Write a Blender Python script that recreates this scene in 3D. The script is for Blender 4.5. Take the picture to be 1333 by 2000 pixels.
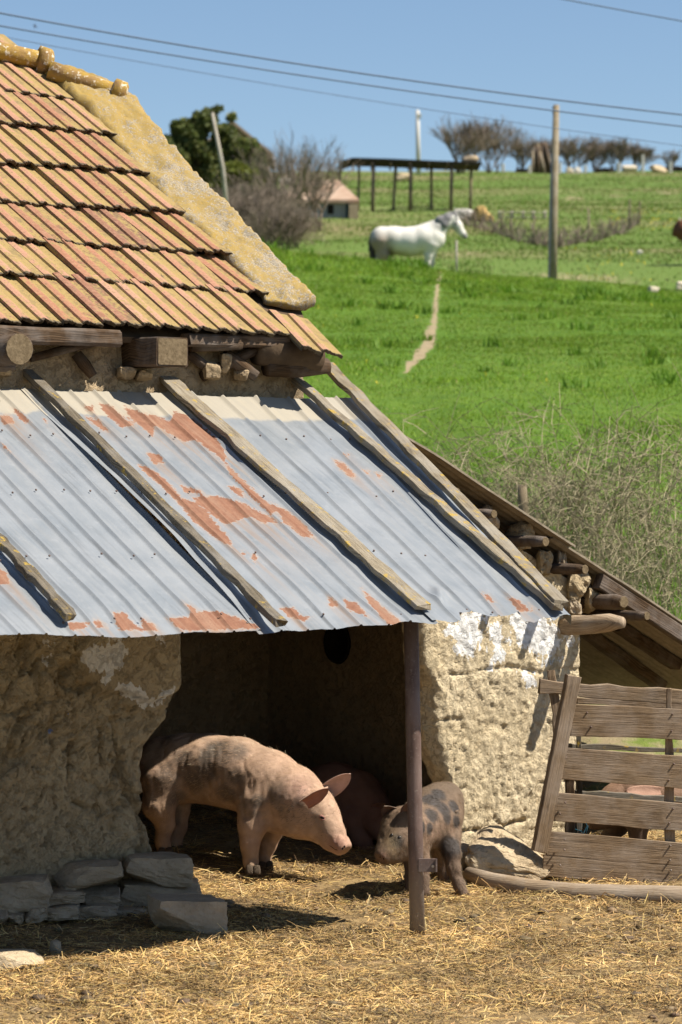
import bpy, bmesh, math, random
import numpy as np
from mathutils import Vector, Matrix

scene = bpy.context.scene
for o in list(bpy.data.objects):
    bpy.data.objects.remove(o)
random.seed(7)
RNG = np.random.default_rng(11)

# ------------------------------------------------------------------ camera, sky, sun, exposure
CAM_H, FPX, CX, CY = 2.1, 6000.0, 666.5, 1000.0
cam_d = bpy.data.cameras.new("camera")
cam = bpy.data.objects.new("camera", cam_d)
scene.collection.objects.link(cam)
cam.location = (0, 0, CAM_H)
cam.rotation_euler = (math.radians(90), 0, 0)
cam_d.sensor_fit = 'VERTICAL'
cam_d.sensor_height = 36.0
cam_d.lens = 108.0
cam_d.clip_start = 0.5
cam_d.clip_end = 9000
cam_d.dof.use_dof = True
cam_d.dof.focus_distance = 16.2
cam_d.dof.aperture_fstop = 4.6
scene.camera = cam

SUN_TO = Vector((0.723, -0.1456, 1.0)).normalized()      # towards the sun: from the right, a little behind the camera
elev = math.asin(SUN_TO.z)
azim = math.atan2(SUN_TO.x, SUN_TO.y)
world = bpy.data.worlds.new("World")
scene.world = world
world.use_nodes = True
wnt = world.node_tree
bg = wnt.nodes["Background"]
sky = wnt.nodes.new("ShaderNodeTexSky")
sky.sky_type = 'NISHITA'
sky.sun_disc = False
sky.sun_elevation = elev
sky.sun_rotation = azim
sky.altitude = 900
sky.air_density = 1.0
sky.dust_density = 0.2
sky.ozone_density = 3.0
wnt.links.new(sky.outputs[0], bg.inputs[0])
bg.inputs[1].default_value = 0.066
sun_d = bpy.data.lights.new("sun", 'SUN')
sun_d.energy = 5.0
sun_d.angle = math.radians(0.53)
sun_d.color = (1.0, 0.93, 0.82)
sun = bpy.data.objects.new("sun", sun_d)
scene.collection.objects.link(sun)
sun.rotation_euler = SUN_TO.to_track_quat('Z', 'Y').to_euler()
sun.location = (20, -10, 30)
scene.view_settings.view_transform = 'Standard'
scene.view_settings.look = 'None'
scene.view_settings.gamma = 1.0
scene.view_settings.use_curve_mapping = False
scene.view_settings.exposure = 0.85
scene.cycles.use_denoising = True
scene.cycles.max_bounces = 6
scene.cycles.diffuse_bounces = 3

# ------------------------------------------------------------------ coordinates
TH = math.radians(38.0)
CU, SU = math.cos(TH), math.sin(TH)
OX, OY = 0.378, 15.27          # foot of the steel post: origin of the building frame (u along the eave, v into the building)


def P(px, py, D):
    return Vector(((px - CX) * D / FPX, D, CAM_H - (py - CY) * D / FPX))


def W(u, v, z):
    return Vector((OX + CU * u - SU * v, OY + SU * u + CU * v, z))


def Warr(u, v, z):
    u, v, z = np.broadcast_arrays(np.asarray(u, float), np.asarray(v, float), np.asarray(z, float))
    return np.stack([OX + CU * u - SU * v, OY + SU * u + CU * v, z], -1)


def to_uv(p):
    dx, dy = p[0] - OX, p[1] - OY
    return CU * dx + SU * dy, -SU * dx + CU * dy, p[2]


UDIR, VDIR = Vector((CU, SU, 0)), Vector((-SU, CU, 0))


def on_plane(px, py, p0, n):
    d = Vector(((px - CX) / FPX, 1.0, -(py - CY) / FPX))
    o = Vector((0, 0, CAM_H))
    t = (p0 - o).dot(n) / d.dot(n)
    return o + d * t


def on_v(px, py, v):
    return on_plane(px, py, W(0, v, 0), VDIR)


TIN_V0, TIN_Z0, TIN_T = -0.40, 1.555, 0.524      # tin roof: eave line and slope
TILE_V0, TILE_Z0, TILE_T = 1.72, 3.03, 0.62      # tile roof
TIN_N = Vector(VDIR * -TIN_T + Vector((0, 0, 1))).normalized()
TILE_N = Vector(VDIR * -TILE_T + Vector((0, 0, 1))).normalized()
TIN_UP = (VDIR + Vector((0, 0, TIN_T))).normalized()
TILE_UP = (VDIR + Vector((0, 0, TILE_T))).normalized()


def on_tin(px, py, lift=0.0):
    return on_plane(px, py, W(0, TIN_V0, TIN_Z0) + TIN_N * lift, TIN_N)


def on_tile(px, py, lift=0.0):
    return on_plane(px, py, W(0, TILE_V0, TILE_Z0) + TILE_N * lift, TILE_N)


def proj(pts):
    pts = np.asarray(pts)
    return CX + FPX * pts[..., 0] / pts[..., 1], CY - FPX * (pts[..., 2] - CAM_H) / pts[..., 1]


# ------------------------------------------------------------------ noise
def _hash(ix, iy, iz, seed):
    h = (ix.astype(np.uint32) * np.uint32(374761393) + iy.astype(np.uint32) * np.uint32(668265263)
         + iz.astype(np.uint32) * np.uint32(2147483647) + np.uint32((seed * 974711) & 0xffffffff))
    h = (h ^ (h >> np.uint32(13))) * np.uint32(1274126177)
    h = (h ^ (h >> np.uint32(15))) * np.uint32(2246822519)
    h = h ^ (h >> np.uint32(16))
    return h.astype(np.float64) / 4294967295.0


def vnoise(p, seed=0):
    p = np.asarray(p, float)
    i = np.floor(p).astype(np.int64)
    f = p - i
    f = f * f * (3 - 2 * f)
    r = 0
    for dx in (0, 1):
        wx = f[..., 0] if dx else 1 - f[..., 0]
        for dy in (0, 1):
            wy = f[..., 1] if dy else 1 - f[..., 1]
            for dz in (0, 1):
                wz = f[..., 2] if dz else 1 - f[..., 2]
                r = r + wx * wy * wz * _hash(i[..., 0] + dx, i[..., 1] + dy, i[..., 2] + dz, seed)
    return r * 2 - 1


def fbm(p, scale=1.0, octv=4, seed=0, gain=0.5):
    p = np.asarray(p, float) * scale
    a, s, r = 1.0, 0.0, 0
    for k in range(octv):
        r = r + a * vnoise(p * (2.03 ** k) + 17.3 * k, seed + k)
        s += a
        a *= gain
    return r / s


def ridged(p, scale=1.0, octv=3, seed=0):
    p = np.asarray(p, float) * scale
    a, s, r = 1.0, 0.0, 0
    for k in range(octv):
        r = r + a * (1 - np.abs(vnoise(p * (2.1 ** k) + 9.1 * k, seed + k)))
        s += a
        a *= 0.5
    return r / s


def cells(x, y, scale, seed=0):
    """Distance to the border between the cells of a crooked 2D cell pattern."""
    x, y = np.asarray(x, float) * scale, np.asarray(y, float) * scale
    ix, iy = np.floor(x).astype(np.int64), np.floor(y).astype(np.int64)
    d1 = np.full(x.shape, 9.0)
    d2 = np.full(x.shape, 9.0)
    for dx in (-1, 0, 1):
        for dy in (-1, 0, 1):
            cx, cy = ix + dx, iy + dy
            d = np.hypot(cx + _hash(cx, cy, 0 * cx + 3, seed) - x, cy + _hash(cx, cy, 0 * cx + 7, seed) - y)
            d2 = np.where(d < d1, d1, np.minimum(d2, d))
            d1 = np.minimum(d1, d)
    return (d2 - d1) / scale


def sstep(x, a, b):
    t = np.clip((np.asarray(x, float) - a) / (b - a), 0, 1)
    return t * t * (3 - 2 * t)


# ------------------------------------------------------------------ object helpers
COL = scene.collection


def new_obj(name, mesh, material=None, parent=None, loc=None):
    o = bpy.data.objects.new(name, mesh)
    COL.objects.link(o)
    if material is not None and mesh is not None and len(mesh.materials) == 0:
        mesh.materials.append(material)
    if parent is not None:
        o.parent = parent
    if loc is not None:
        o.location = loc
    return o


def world_loc(o):
    l = Vector((0, 0, 0))
    while o is not None:
        l = l + o.location
        o = o.parent
    return l


def mesh_from(name, V, F, smooth=False, attrs=None, uv=None, cols=None):
    V = np.asarray(V, float)
    me = bpy.data.meshes.new(name)
    if isinstance(F, np.ndarray):
        k = F.shape[1]
        me.vertices.add(len(V))
        me.vertices.foreach_set("co", V.astype(np.float32).ravel())
        me.loops.add(F.size)
        me.loops.foreach_set("vertex_index", F.astype(np.int32).ravel())
        me.polygons.add(len(F))
        me.polygons.foreach_set("loop_start", np.arange(0, F.size, k, dtype=np.int32))
        me.polygons.foreach_set("loop_total", np.full(len(F), k, dtype=np.int32))
        me.update(calc_edges=True)
    else:
        me.from_pydata([tuple(v) for v in V], [], [tuple(f) for f in F])
    if smooth:
        me.polygons.foreach_set("use_smooth", np.ones(len(me.polygons), dtype=bool))
    if attrs:
        for k, a in attrs.items():
            at = me.attributes.new(k, 'FLOAT', 'POINT')
            at.data.foreach_set("value", np.asarray(a, np.float32).ravel())
    if cols is not None:
        at = me.attributes.new("tint", 'FLOAT_COLOR', 'POINT')
        c = np.asarray(cols, np.float32)
        if c.shape[1] == 3:
            c = np.concatenate([c, np.ones((len(c), 1), np.float32)], 1)
        at.data.foreach_set("color", c.ravel())
    if uv is not None:
        l = me.uv_layers.new(name="UVMap")
        vi = np.empty(len(me.loops), np.int32)
        me.loops.foreach_get("vertex_index", vi)
        l.data.foreach_set("uv", np.asarray(uv, np.float32)[vi].ravel())
    me.update()
    return me


def put(name, V, F, material, parent=None, smooth=False, attrs=None, uv=None, cols=None):
    """World-space vertices to an object; below a parent they become relative to it. A top-level object gets its origin at its base."""
    V = np.asarray(V, float)
    if parent is not None:
        base = np.array(world_loc(parent))
        me = mesh_from(name, V - base, F, smooth, attrs, uv, cols)
        return new_obj(name, me, material, parent)
    base = np.array([V[:, 0].mean(), V[:, 1].mean(), V[:, 2].min()])
    me = mesh_from(name, V - base, F, smooth, attrs, uv, cols)
    return new_obj(name, me, material, None, base)


def thing(name, label, cat, loc, group=None):
    o = bpy.data.objects.new(name, None)
    COL.objects.link(o)
    o.location = loc
    o.empty_display_size = 0.2
    o["label"], o["category"] = label, cat
    if group:
        o["group"] = group
    return o


def tag(o, label, cat, group=None):
    o["label"], o["category"] = label, cat
    if group:
        o["group"] = group
    return o


class MB:
    """Collects shapes into one mesh."""

    def __init__(s):
        s.V, s.F, s.UV, s.C, s.n = [], [], [], [], 0

    def add(s, V, F, uv=None, c=None):
        V = np.asarray(V, float)
        s.V.append(V)
        s.F += [tuple(int(i) + s.n for i in f) for f in F]
        s.UV.append(np.zeros((len(V), 2)) if uv is None else np.asarray(uv, float))
        s.C.append(np.tile([0.5, 0.5, 0.5], (len(V), 1)) if c is None else np.broadcast_to(np.asarray(c, float), (len(V), 3)))
        s.n += len(V)
        return s

    def bar(s, *a, **k):
        return s.add(*bar_geo(*a, **k))

    def tube(s, *a, **k):
        return s.add(*tube_geo(*a, **k))

    def build(s, name, material, parent=None, smooth=False):
        return put(name, np.concatenate(s.V), s.F, material, parent, smooth, uv=np.concatenate(s.UV), cols=np.concatenate(s.C))


def rings_geo(rings, cap=True, closed=True):
    """Loft a list of equal-length rings."""
    n = len(rings[0])
    V = np.concatenate(rings)
    F = []
    for i in range(len(rings) - 1):
        for j in range(n if closed else n - 1):
            k = (j + 1) % n
            F.append((i * n + j, i * n + k, (i + 1) * n + k, (i + 1) * n + j))
    if cap:
        F.append(tuple(range(n - 1, -1, -1)))
        b = (len(rings) - 1) * n
        F.append(tuple(b + j for j in range(n)))
    return V, F


def frame(d, up):
    d = Vector(d).normalized()
    up = Vector(up)
    s = d.cross(up)
    if s.length < 1e-4:
        s = d.cross(Vector((1, 0, 0)))
    s.normalize()
    u = s.cross(d).normalized()
    return d, s, u


def bar_geo(A, B, w, t, up=(0, 0, 1), n=6, cham=0.12, wob=0.0, seed=0, w2=None, bow=0.0, ragged=0.0):
    """A sawn board or beam from A to B: w across, t along 'up', with chamfered edges, uneven sides and ragged ends."""
    A, B = Vector(A), Vector(B)
    d, s, u = frame(B - A, up)
    L = (B - A).length
    w2 = w if w2 is None else w2
    rings, uvs = [], []
    rr = random.Random(seed * 131 + 5)
    for i in range(n + 1):
        f = i / n
        ww = (w + (w2 - w) * f) / 2
        tt = t / 2
        c = min(ww, tt) * cham * 2
        jw = wob * (rr.random() - .5) * 2
        jw2 = wob * (rr.random() - .5) * 2
        jt = wob * .6 * (rr.random() - .5)
        ctr = A.lerp(B, f) + u * (bow * math.sin(math.pi * f) + jt)
        pr = [(-ww + jw + c, -tt), (ww + jw2 - c, -tt), (ww + jw2, -tt + c), (ww + jw2, tt - c),
              (ww + jw2 - c, tt), (-ww + jw + c, tt), (-ww + jw, tt - c), (-ww + jw, -tt + c)]
        ring = []
        per = 0
        uvr = []
        for k, (a, b) in enumerate(pr):
            off = 0
            if ragged and i in (0, n):
                off = (rr.random() - .5) * ragged
            ring.append(ctr + s * a + u * b + d * off)
            uvr.append((f * L + off, a + (0.37 * b)))
        rings.append(np.array([tuple(r) for r in ring]))
        uvs.append(np.array(uvr))
    V, F = rings_geo(rings)
    return V, F, np.concatenate(uvs)


def tube_geo(pts, radii, n=8, wob=0.0, seed=0, cap=True):
    """A round tube through points."""
    pts = [Vector(p) for p in pts]
    if not hasattr(radii, '__len__'):
        radii = [radii] * len(pts)
    rings, uvs = [], []
    rr = random.Random(seed * 77 + 3)
    L = 0
    prev = None
    for i, p in enumerate(pts):
        d = (pts[min(i + 1, len(pts) - 1)] - pts[max(i - 1, 0)]).normalized()
        if prev is None:
            a = Vector((0, 0, 1)) if abs(d.z) < .9 else Vector((1, 0, 0))
            s = d.cross(a).normalized()
        else:
            s = (prev - d * prev.dot(d)).normalized()
        prev = s
        u = s.cross(d)
        if i:
            L += (p - pts[i - 1]).length
        ring, uvr = [], []
        for k in range(n):
            an = 2 * math.pi * k / n
            r = radii[i] * (1 + wob * (rr.random() - .5) * 2)
            ring.append(p + s * (math.cos(an) * r) + u * (math.sin(an) * r))
            uvr.append((L, abs(k / n - .5) * 2 * math.pi * radii[i]))
        rings.append(np.array([tuple(q) for q in ring]))
        uvs.append(np.array(uvr))
    V, F = rings_geo(rings, cap)
    return V, F, np.concatenate(uvs)


def grid_faces(nr, nc, flip=False):
    i = np.arange(nr - 1)[:, None] * nc + np.arange(nc - 1)[None, :]
    q = np.stack([i, i + 1, i + nc + 1, i + nc], -1).reshape(-1, 4)
    return q[:, ::-1].copy() if flip else q


def surface_nets(F, origin, h):
    s = F < 0
    nx, ny, nz = F.shape
    c = [(i, j, k) for i in (0, 1) for j in (0, 1) for k in (0, 1)]
    sl = lambda A, o: A[o[0]:nx - 1 + o[0], o[1]:ny - 1 + o[1], o[2]:nz - 1 + o[2]]
    cnt = sum(sl(s, o).astype(np.int8) for o in c)
    m = (cnt > 0) & (cnt < 8)
    idx = np.full(m.shape, -1, np.int64)
    idx[m] = np.arange(m.sum())
    cells = np.argwhere(m)
    acc = np.zeros((len(cells), 3))
    num = np.zeros(len(cells))
    for a in range(3):
        for o in c:
            if o[a]:
                continue
            o2 = list(o)
            o2[a] = 1
            fa = sl(F, o)[m]
            fb = sl(F, o2)[m]
            x = (fa < 0) != (fb < 0)
            t = np.where(x, fa / np.where(x, fa - fb, 1), 0)
            p = np.tile(np.array(o, float), (len(cells), 1))
            p[:, a] += t
            acc[x] += p[x]
            num[x] += 1
    V = (cells + acc / num[:, None]) * h + origin
    Q = []
    for a in range(3):
        b, d = (a + 1) % 3, (a + 2) % 3
        lo = [0, 0, 0]
        sa = [slice(None)] * 3
        sb = [slice(None)] * 3
        sa[a] = slice(0, -1)
        sb[a] = slice(1, None)
        A, B = s[tuple(sa)], s[tuple(sb)]
        e = np.argwhere(A != B)
        e = e[(e[:, b] > 0) & (e[:, d] > 0) & (e[:, b] < F.shape[b] - 1) & (e[:, d] < F.shape[d] - 1)]
        ins = A[tuple(e.T)]

        def cell(db, dd):
            q = e.copy()
            q[:, b] -= db
            q[:, d] -= dd
            return idx[tuple(q.T)]
        q = np.stack([cell(1, 1), cell(0, 1), cell(0, 0), cell(1, 0)], -1)
        q[~ins] = q[~ins][:, ::-1]
        Q.append(q)
    Q = np.concatenate(Q)
    return V, Q[(Q >= 0).all(1)]


def sdf_body(chains, k, h, pad=0.05, extra=None):
    """chains: lists of (point, radius); returns a smooth skin round all of them."""
    segs = []
    for ch in chains:
        for (a, ra), (b, rb) in zip(ch[:-1], ch[1:]):
            segs.append((np.array(a), np.array(b), ra, rb))
    P_ = np.array([q for s in segs for q in (s[0], s[1])])
    R_ = np.array([q for s in segs for q in (s[2], s[3])])
    lo = (P_ - R_[:, None]).min(0) - pad
    hi = (P_ + R_[:, None]).max(0) + pad
    n = np.ceil((hi - lo) / h).astype(int) + 1
    ax = [lo[i] + h * np.arange(n[i]) for i in range(3)]
    G = np.stack(np.meshgrid(*ax, indexing='ij'), -1)
    D = None
    for a, b, ra, rb in segs:
        ab = b - a
        t = np.clip(((G - a) @ ab) / max(ab @ ab, 1e-9), 0, 1)
        d = np.linalg.norm(G - (a + t[..., None] * ab), axis=-1) - (ra + t * (rb - ra))
        if D is None:
            D = d
        else:
            hh = np.clip(0.5 + 0.5 * (D - d) / k, 0, 1)
            D = D + (d - D) * hh - k * hh * (1 - hh)
    if extra is not None:
        D = extra(G, D)
    return surface_nets(D, lo, h)


def vert_normals(V, Q):
    n = np.zeros_like(V)
    fn = np.cross(V[Q[:, 2]] - V[Q[:, 0]], V[Q[:, 3]] - V[Q[:, 1]])
    for j in range(4):
        np.add.at(n, Q[:, j], fn)
    return n / np.maximum(np.linalg.norm(n, axis=1), 1e-12)[:, None]


def box_sphere(n):
    """Cube surface grid with merged vertices, in -1..1."""
    bm = bmesh.new()
    bmesh.ops.create_cube(bm, size=2)
    bmesh.ops.subdivide_edges(bm, edges=bm.edges[:], cuts=n, use_grid_fill=True)
    V = np.array([v.co[:] for v in bm.verts])
    F = [tuple(v.index for v in f.verts) for f in bm.faces]
    bm.free()
    return V, F


_BS = {}


def rock_geo(size, seed, n=7, round_=0.45, rough=0.10, cuts=4):
    if n not in _BS:
        _BS[n] = box_sphere(n)
    V, F = _BS[n]
    rr = random.Random(seed)
    r = np.linalg.norm(V, axis=1)[:, None]
    X = V * (1 - round_) + V / r * round_ * 1.25
    for c in range(cuts):
        d = np.array([rr.uniform(-1, 1) for _ in range(3)])
        d /= np.linalg.norm(d)
        lim = rr.uniform(.72, 1.0)
        k = X @ d
        X = X - np.where(k > lim, k - lim, 0)[:, None] * d * .85
    nz = fbm(X + seed * 3.7, 1.3, 4, seed)
    X = X * (1 + rough * nz)[:, None] + rough * .4 * np.stack([fbm(X + 5, 3.1, 3, seed + 3), fbm(X + 9, 3.1, 3, seed + 5), fbm(X + 2, 3.1, 3, seed + 7)], -1)
    return X * np.asarray(size) / 2, F


def rock(name, px0, py0, px1, py1, D, depth, material, parent=None, seed=0, yaw=None, tilt=0.0, n=7, **k):
    """A stone that fills the given picture box when standing at depth D."""
    c = P((px0 + px1) / 2, (py0 + py1) / 2, D)
    w, h = (px1 - px0) * D / FPX, (py1 - py0) * D / FPX
    X, F = rock_geo((w, depth, h), seed, n, **k)
    M = np.array((Matrix.Rotation(TH * 0.6 if yaw is None else yaw, 3, 'Z') @ Matrix.Rotation(tilt, 3, 'Y')))
    X = X @ M.T
    X = X * np.array([w / np.ptp(X[:, 0]), 1, h / np.ptp(X[:, 2])])
    return put(name, X + np.array(c), F, material, parent, smooth=False)


# ------------------------------------------------------------------ terrain height
_DN = np.array([-400, -60, 0, 10, 15.5, 19.0, 20.2, 21.0, 22.0, 25.0, 30, 40, 55, 70, 78, 84, 93, 105, 120, 150, 200, 250, 300, 330, 420, 700, 4000.])
_ZN = np.array([-6, -2.0, -.45, -.16, 0, .105, .42, .72, .98, 1.45, 2.4, 3.8, 5.6, 7.35, 8.25, 8.75, 9.35, 10.7, 12.4, 16.6, 22.4, 28.7, 35.6, 37.6, 38.0, 20, -60.])


def zg(x, D, detail=True):
    x, D = np.broadcast_arrays(np.asarray(x, float), np.asarray(D, float))
    sh = 2.3 * (1 - sstep(x, 0.6, 1.7)) * sstep(D, 18.2, 19.2) * (1 - sstep(D, 26, 45))
    De = np.where(D > 18.2, np.maximum(D - sh, 18.2), D)
    z = 0
    for o, w in ((-.05, .25), (0, .5), (.05, .25)):
        z = z + w * np.interp(De + o * np.maximum(np.abs(De), 1), _DN, _ZN)
    z = np.where(De < 18.5, np.interp(De, _DN, _ZN), z * sstep(De, 18.5, 19.5) + np.interp(De, _DN, _ZN) * (1 - sstep(De, 18.5, 19.5)))
    Ds = np.maximum(D, 1)
    px = np.clip(CX + FPX * x / Ds, -600, 2000)
    z = z - (px - 800) * 0.125 * Ds / FPX * np.exp(-((D - 79) / 17.0) ** 2)
    u = CU * (x - OX) + SU * (D - OY)
    v = -SU * (x - OX) + CU * (D - OY)
    z = z + 0.13 * np.clip(v - 2.1, 0, 2.3) * sstep(u, 1.7, 1.2) * sstep(v, 1.9, 2.3) * (1 - sstep(v, 4.6, 5.5))
    if detail:
        p = np.stack([x, D, np.zeros_like(x)], -1)
        near = (1 - sstep(D, 19, 24))
        z = z + near * (0.026 * fbm(p, 2.2, 3, 5) + 0.016 * fbm(p, 8.0, 4, 9, .6))
        far = sstep(D, 22, 30)
        z = z + far * (0.05 * fbm(p, .9, 3, 21) + 0.18 * sstep(D, 30, 60) * fbm(p, .14, 3, 31) * (1 - sstep(D, 300, 500)))
        z = z + sstep(D, 66, 74) * (1 - sstep(D, 86, 92)) * .22 * fbm(p, .5, 3, 41)
    return z


def gz(x, D):
    return float(zg(np.array([x]), np.array([D]))[0])


def on_ground(px, py):
    """Point of the ground seen at a picture position."""
    D = np.arange(11, 330, .05)
    x = (px - CX) * D / FPX
    y = CY - FPX * (zg(x, D, False) - CAM_H) / D
    i = np.argmax(y <= py)
    return Vector((x[i], D[i], gz(x[i], D[i])))


# ------------------------------------------------------------------ materials
def mat(name, rough=0.9, spec=0.2):
    m = bpy.data.materials.new(name)
    m.use_nodes = True
    b = m.node_tree.nodes["Principled BSDF"]
    b.inputs["Roughness"].default_value = rough
    b.inputs["Specular IOR Level"].default_value = spec
    return m, m.node_tree, b


def nd(nt, t, **props):
    n = nt.nodes.new("ShaderNode" + t)
    for k, v in props.items():
        setattr(n, k, v)
    return n


def lk(nt, a, b):
    nt.links.new(a, b)


def setin(nt, sock, val):
    if hasattr(val, 'is_output'):
        nt.links.new(val, sock)
    elif isinstance(val, (tuple, list)):
        v = tuple(val)
        if len(sock.default_value) == 4 and len(v) == 3:
            v = v + (1,)
        sock.default_value = v
    else:
        sock.default_value = val


def pos(nt, scale=None):
    g = nd(nt, "NewGeometry").outputs["Position"]
    if scale is None:
        return g
    mp = nd(nt, "Mapping")
    lk(nt, g, mp.inputs[0])
    mp.inputs["Scale"].default_value = scale
    return mp.outputs[0]


def uvs(nt, scale=(1, 1, 1)):
    t = nd(nt, "TexCoord").outputs["UV"]
    oi = nd(nt, "ObjectInfo")
    mp = nd(nt, "Mapping")
    lk(nt, t, mp.inputs[0])
    mp.inputs["Scale"].default_value = scale
    mul = nd(nt, "VectorMath", operation='SCALE')
    mul.inputs[0].default_value = (37, 91, 53)
    lk(nt, oi.outputs["Random"], mul.inputs[3])
    lk(nt, mul.outputs[0], mp.inputs["Location"])
    return mp.outputs[0]


def noise(nt, vec, scale, detail=4, rough=0.55, dist=0.0):
    n = nd(nt, "TexNoise")
    lk(nt, vec, n.inputs["Vector"])
    n.inputs["Scale"].default_value = scale
    n.inputs["Detail"].default_value = detail
    n.inputs["Roughness"].default_value = rough
    n.inputs["Distortion"].default_value = dist
    return n.outputs["Fac"]


def voro(nt, vec, scale, feature='DISTANCE_TO_EDGE'):
    n = nd(nt, "TexVoronoi", feature=feature)
    lk(nt, vec, n.inputs["Vector"])
    n.inputs["Scale"].default_value = scale
    return n.outputs["Distance"]


def ramp(nt, fac, *stops, mode='LINEAR'):
    r = nd(nt, "ValToRGB")
    r.color_ramp.interpolation = mode
    e = r.color_ramp.elements
    while len(e) < len(stops):
        e.new(0.5)
    for i, (p_, c) in enumerate(stops):
        e[i].position = p_
        c = (c, c, c) if not hasattr(c, '__len__') else c
        e[i].color = tuple(c) + (1,)
    lk(nt, fac, r.inputs[0])
    return r.outputs[0]


def mix(nt, f, a, b, blend='MIX'):
    n = nd(nt, "Mix", data_type='RGBA', blend_type=blend)
    setin(nt, n.inputs[0], f)
    setin(nt, n.inputs[6], a)
    setin(nt, n.inputs[7], b)
    return n.outputs[2]


def mth(nt, op, a, b=0.0, c=0.0):
    n = nd(nt, "Math", operation=op)
    setin(nt, n.inputs[0], a)
    setin(nt, n.inputs[1], b)
    setin(nt, n.inputs[2], c)
    return n.outputs[0]


def attr(nt, name, out="Fac"):
    n = nd(nt, "Attribute", attribute_name=name)
    return n.outputs[out]


def rnd(nt):
    return nd(nt, "ObjectInfo").outputs["Random"]


def bump(nt, b, h, strength=0.5, dist=0.01):
    n = nd(nt, "Bump")
    setin(nt, n.inputs["Height"], h)
    n.inputs["Strength"].default_value = strength
    n.inputs["Distance"].default_value = dist
    lk(nt, n.outputs[0], b.inputs["Normal"])


def base(nt, b, c):
    setin(nt, b.inputs["Base Color"], c)


M = {}

# straw yard below, grass on the hill: one ground sheet
m, nt, b = mat("ground")
p = pos(nt)
n1, n2, n3 = noise(nt, p, 2.3, 5), noise(nt, p, 14, 6, .65), noise(nt, pos(nt, (1, 1, .3)), 60, 4, .7)
yard = mix(nt, ramp(nt, n2, (.3, 0), (.7, 1)), (.17, .115, .055), (.36, .25, .115))
yard = mix(nt, ramp(nt, n1, (.42, 0), (.66, 1)), yard, (.14, .095, .048))
yard = mix(nt, ramp(nt, n3, (.55, 0), (.75, .6)), yard, (.34, .24, .11))
gn1, gn2 = noise(nt, p, .35, 5, .6), noise(nt, p, 3.0, 5, .65)
grass = mix(nt, ramp(nt, gn1, (.35, 0), (.65, 1)), (.075, .155, .010), (.11, .175, .02))
grass = mix(nt, ramp(nt, gn2, (.4, 0), (.75, 1)), grass, (.05, .11, .009))
far = mix(nt, ramp(nt, noise(nt, pos(nt, (.6, 1.6, 1)), .045, 5, .6), (.46, 0), (.64, 1)), (.10, .155, .028), (.19, .165, .075))
grass = mix(nt, attr(nt, "far"), grass, far)
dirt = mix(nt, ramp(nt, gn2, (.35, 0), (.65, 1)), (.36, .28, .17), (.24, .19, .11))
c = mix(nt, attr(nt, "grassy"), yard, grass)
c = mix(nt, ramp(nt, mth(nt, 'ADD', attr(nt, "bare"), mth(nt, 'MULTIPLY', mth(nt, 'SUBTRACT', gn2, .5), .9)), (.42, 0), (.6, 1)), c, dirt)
base(nt, b, c)
bump(nt, b, mth(nt, 'ADD', n2, mth(nt, 'MULTIPLY', n3, .5)), .7, .03)
M['ground'] = m

m, nt, b = mat("straw", .7, .3)
c = attr(nt, "tint", "Color")
base(nt, b, c)
M['straw'] = m

m, nt, b = mat("grass_blade", .6, .25)
c = attr(nt, "tint", "Color")
base(nt, b, c)
b.inputs["Transmission Weight"].default_value = 0
tr = nd(nt, "BsdfTranslucent")
lk(nt, c, tr.inputs[0])
ms = nd(nt, "MixShader")
ms.inputs[0].default_value = .35
lk(nt, b.outputs[0], ms.inputs[1])
lk(nt, tr.outputs[0], ms.inputs[2])
lk(nt, ms.outputs[0], nt.nodes["Material Output"].inputs[0])
M['blade'] = m


def mud(name, c1, c2, c3, white=(.86, .85, .82), wamt=True):
    m, nt, b = mat(name, .95, .1)
    p = pos(nt)
    a1, a2, a3 = noise(nt, p, 3.0, 6, .6), noise(nt, p, 17, 6, .65), noise(nt, p, 70, 4, .7)
    c = mix(nt, ramp(nt, a1, (.35, 0), (.65, 1)), c1, c2)
    c = mix(nt, ramp(nt, a2, (.5, 0), (.72, .8)), c, c3)
    fib = noise(nt, pos(nt, (1, 1, .25)), 120, 2, .6)
    c = mix(nt, ramp(nt, fib, (.62, 0), (.72, .35)), c, (c1[0] * 1.4, c1[1] * 1.35, c1[2] * 1.2))
    if wamt:
        wn = mth(nt, 'MULTIPLY', mth(nt, 'SUBTRACT', mth(nt, 'ADD', mth(nt, 'MULTIPLY', noise(nt, pos(nt, (1, 1, .6)), 26, 5, .62, .4), .6), mth(nt, 'MULTIPLY', noise(nt, p, 9, 3, .5), .4)), .5), 2.6)
        f = ramp(nt, mth(nt, 'ADD', attr(nt, "white"), wn), (.5, 0), (.56, 1))
        c = mix(nt, f, c, mix(nt, a2, white, tuple(x * .85 for x in white)))
        bl = ramp(nt, mth(nt, 'ADD', attr(nt, "blue"), wn), (.62, 0), (.7, 1))
        c = mix(nt, bl, c, (.22, .27, .48))
    base(nt, b, c)
    crack = ramp(nt, voro(nt, mth_vec(nt, p, a2), 9), (.0, 0), (.06, 1))
    h = mth(nt, 'ADD', mth(nt, 'ADD', mth(nt, 'MULTIPLY', a2, .9), mth(nt, 'MULTIPLY', a3, .45)), mth(nt, 'MULTIPLY', crack, .25))
    bump(nt, b, h, .85, .03)
    return m


def mth_vec(nt, p, f):
    """Positions pushed about by a noise, for crooked cracks."""
    s = nd(nt, "VectorMath", operation='SCALE')
    s.inputs[0].default_value = (.35, .35, .35)
    lk(nt, f, s.inputs[3])
    a = nd(nt, "VectorMath", operation='ADD')
    lk(nt, p, a.inputs[0])
    lk(nt, s.outputs[0], a.inputs[1])
    return a.outputs[0]


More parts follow.
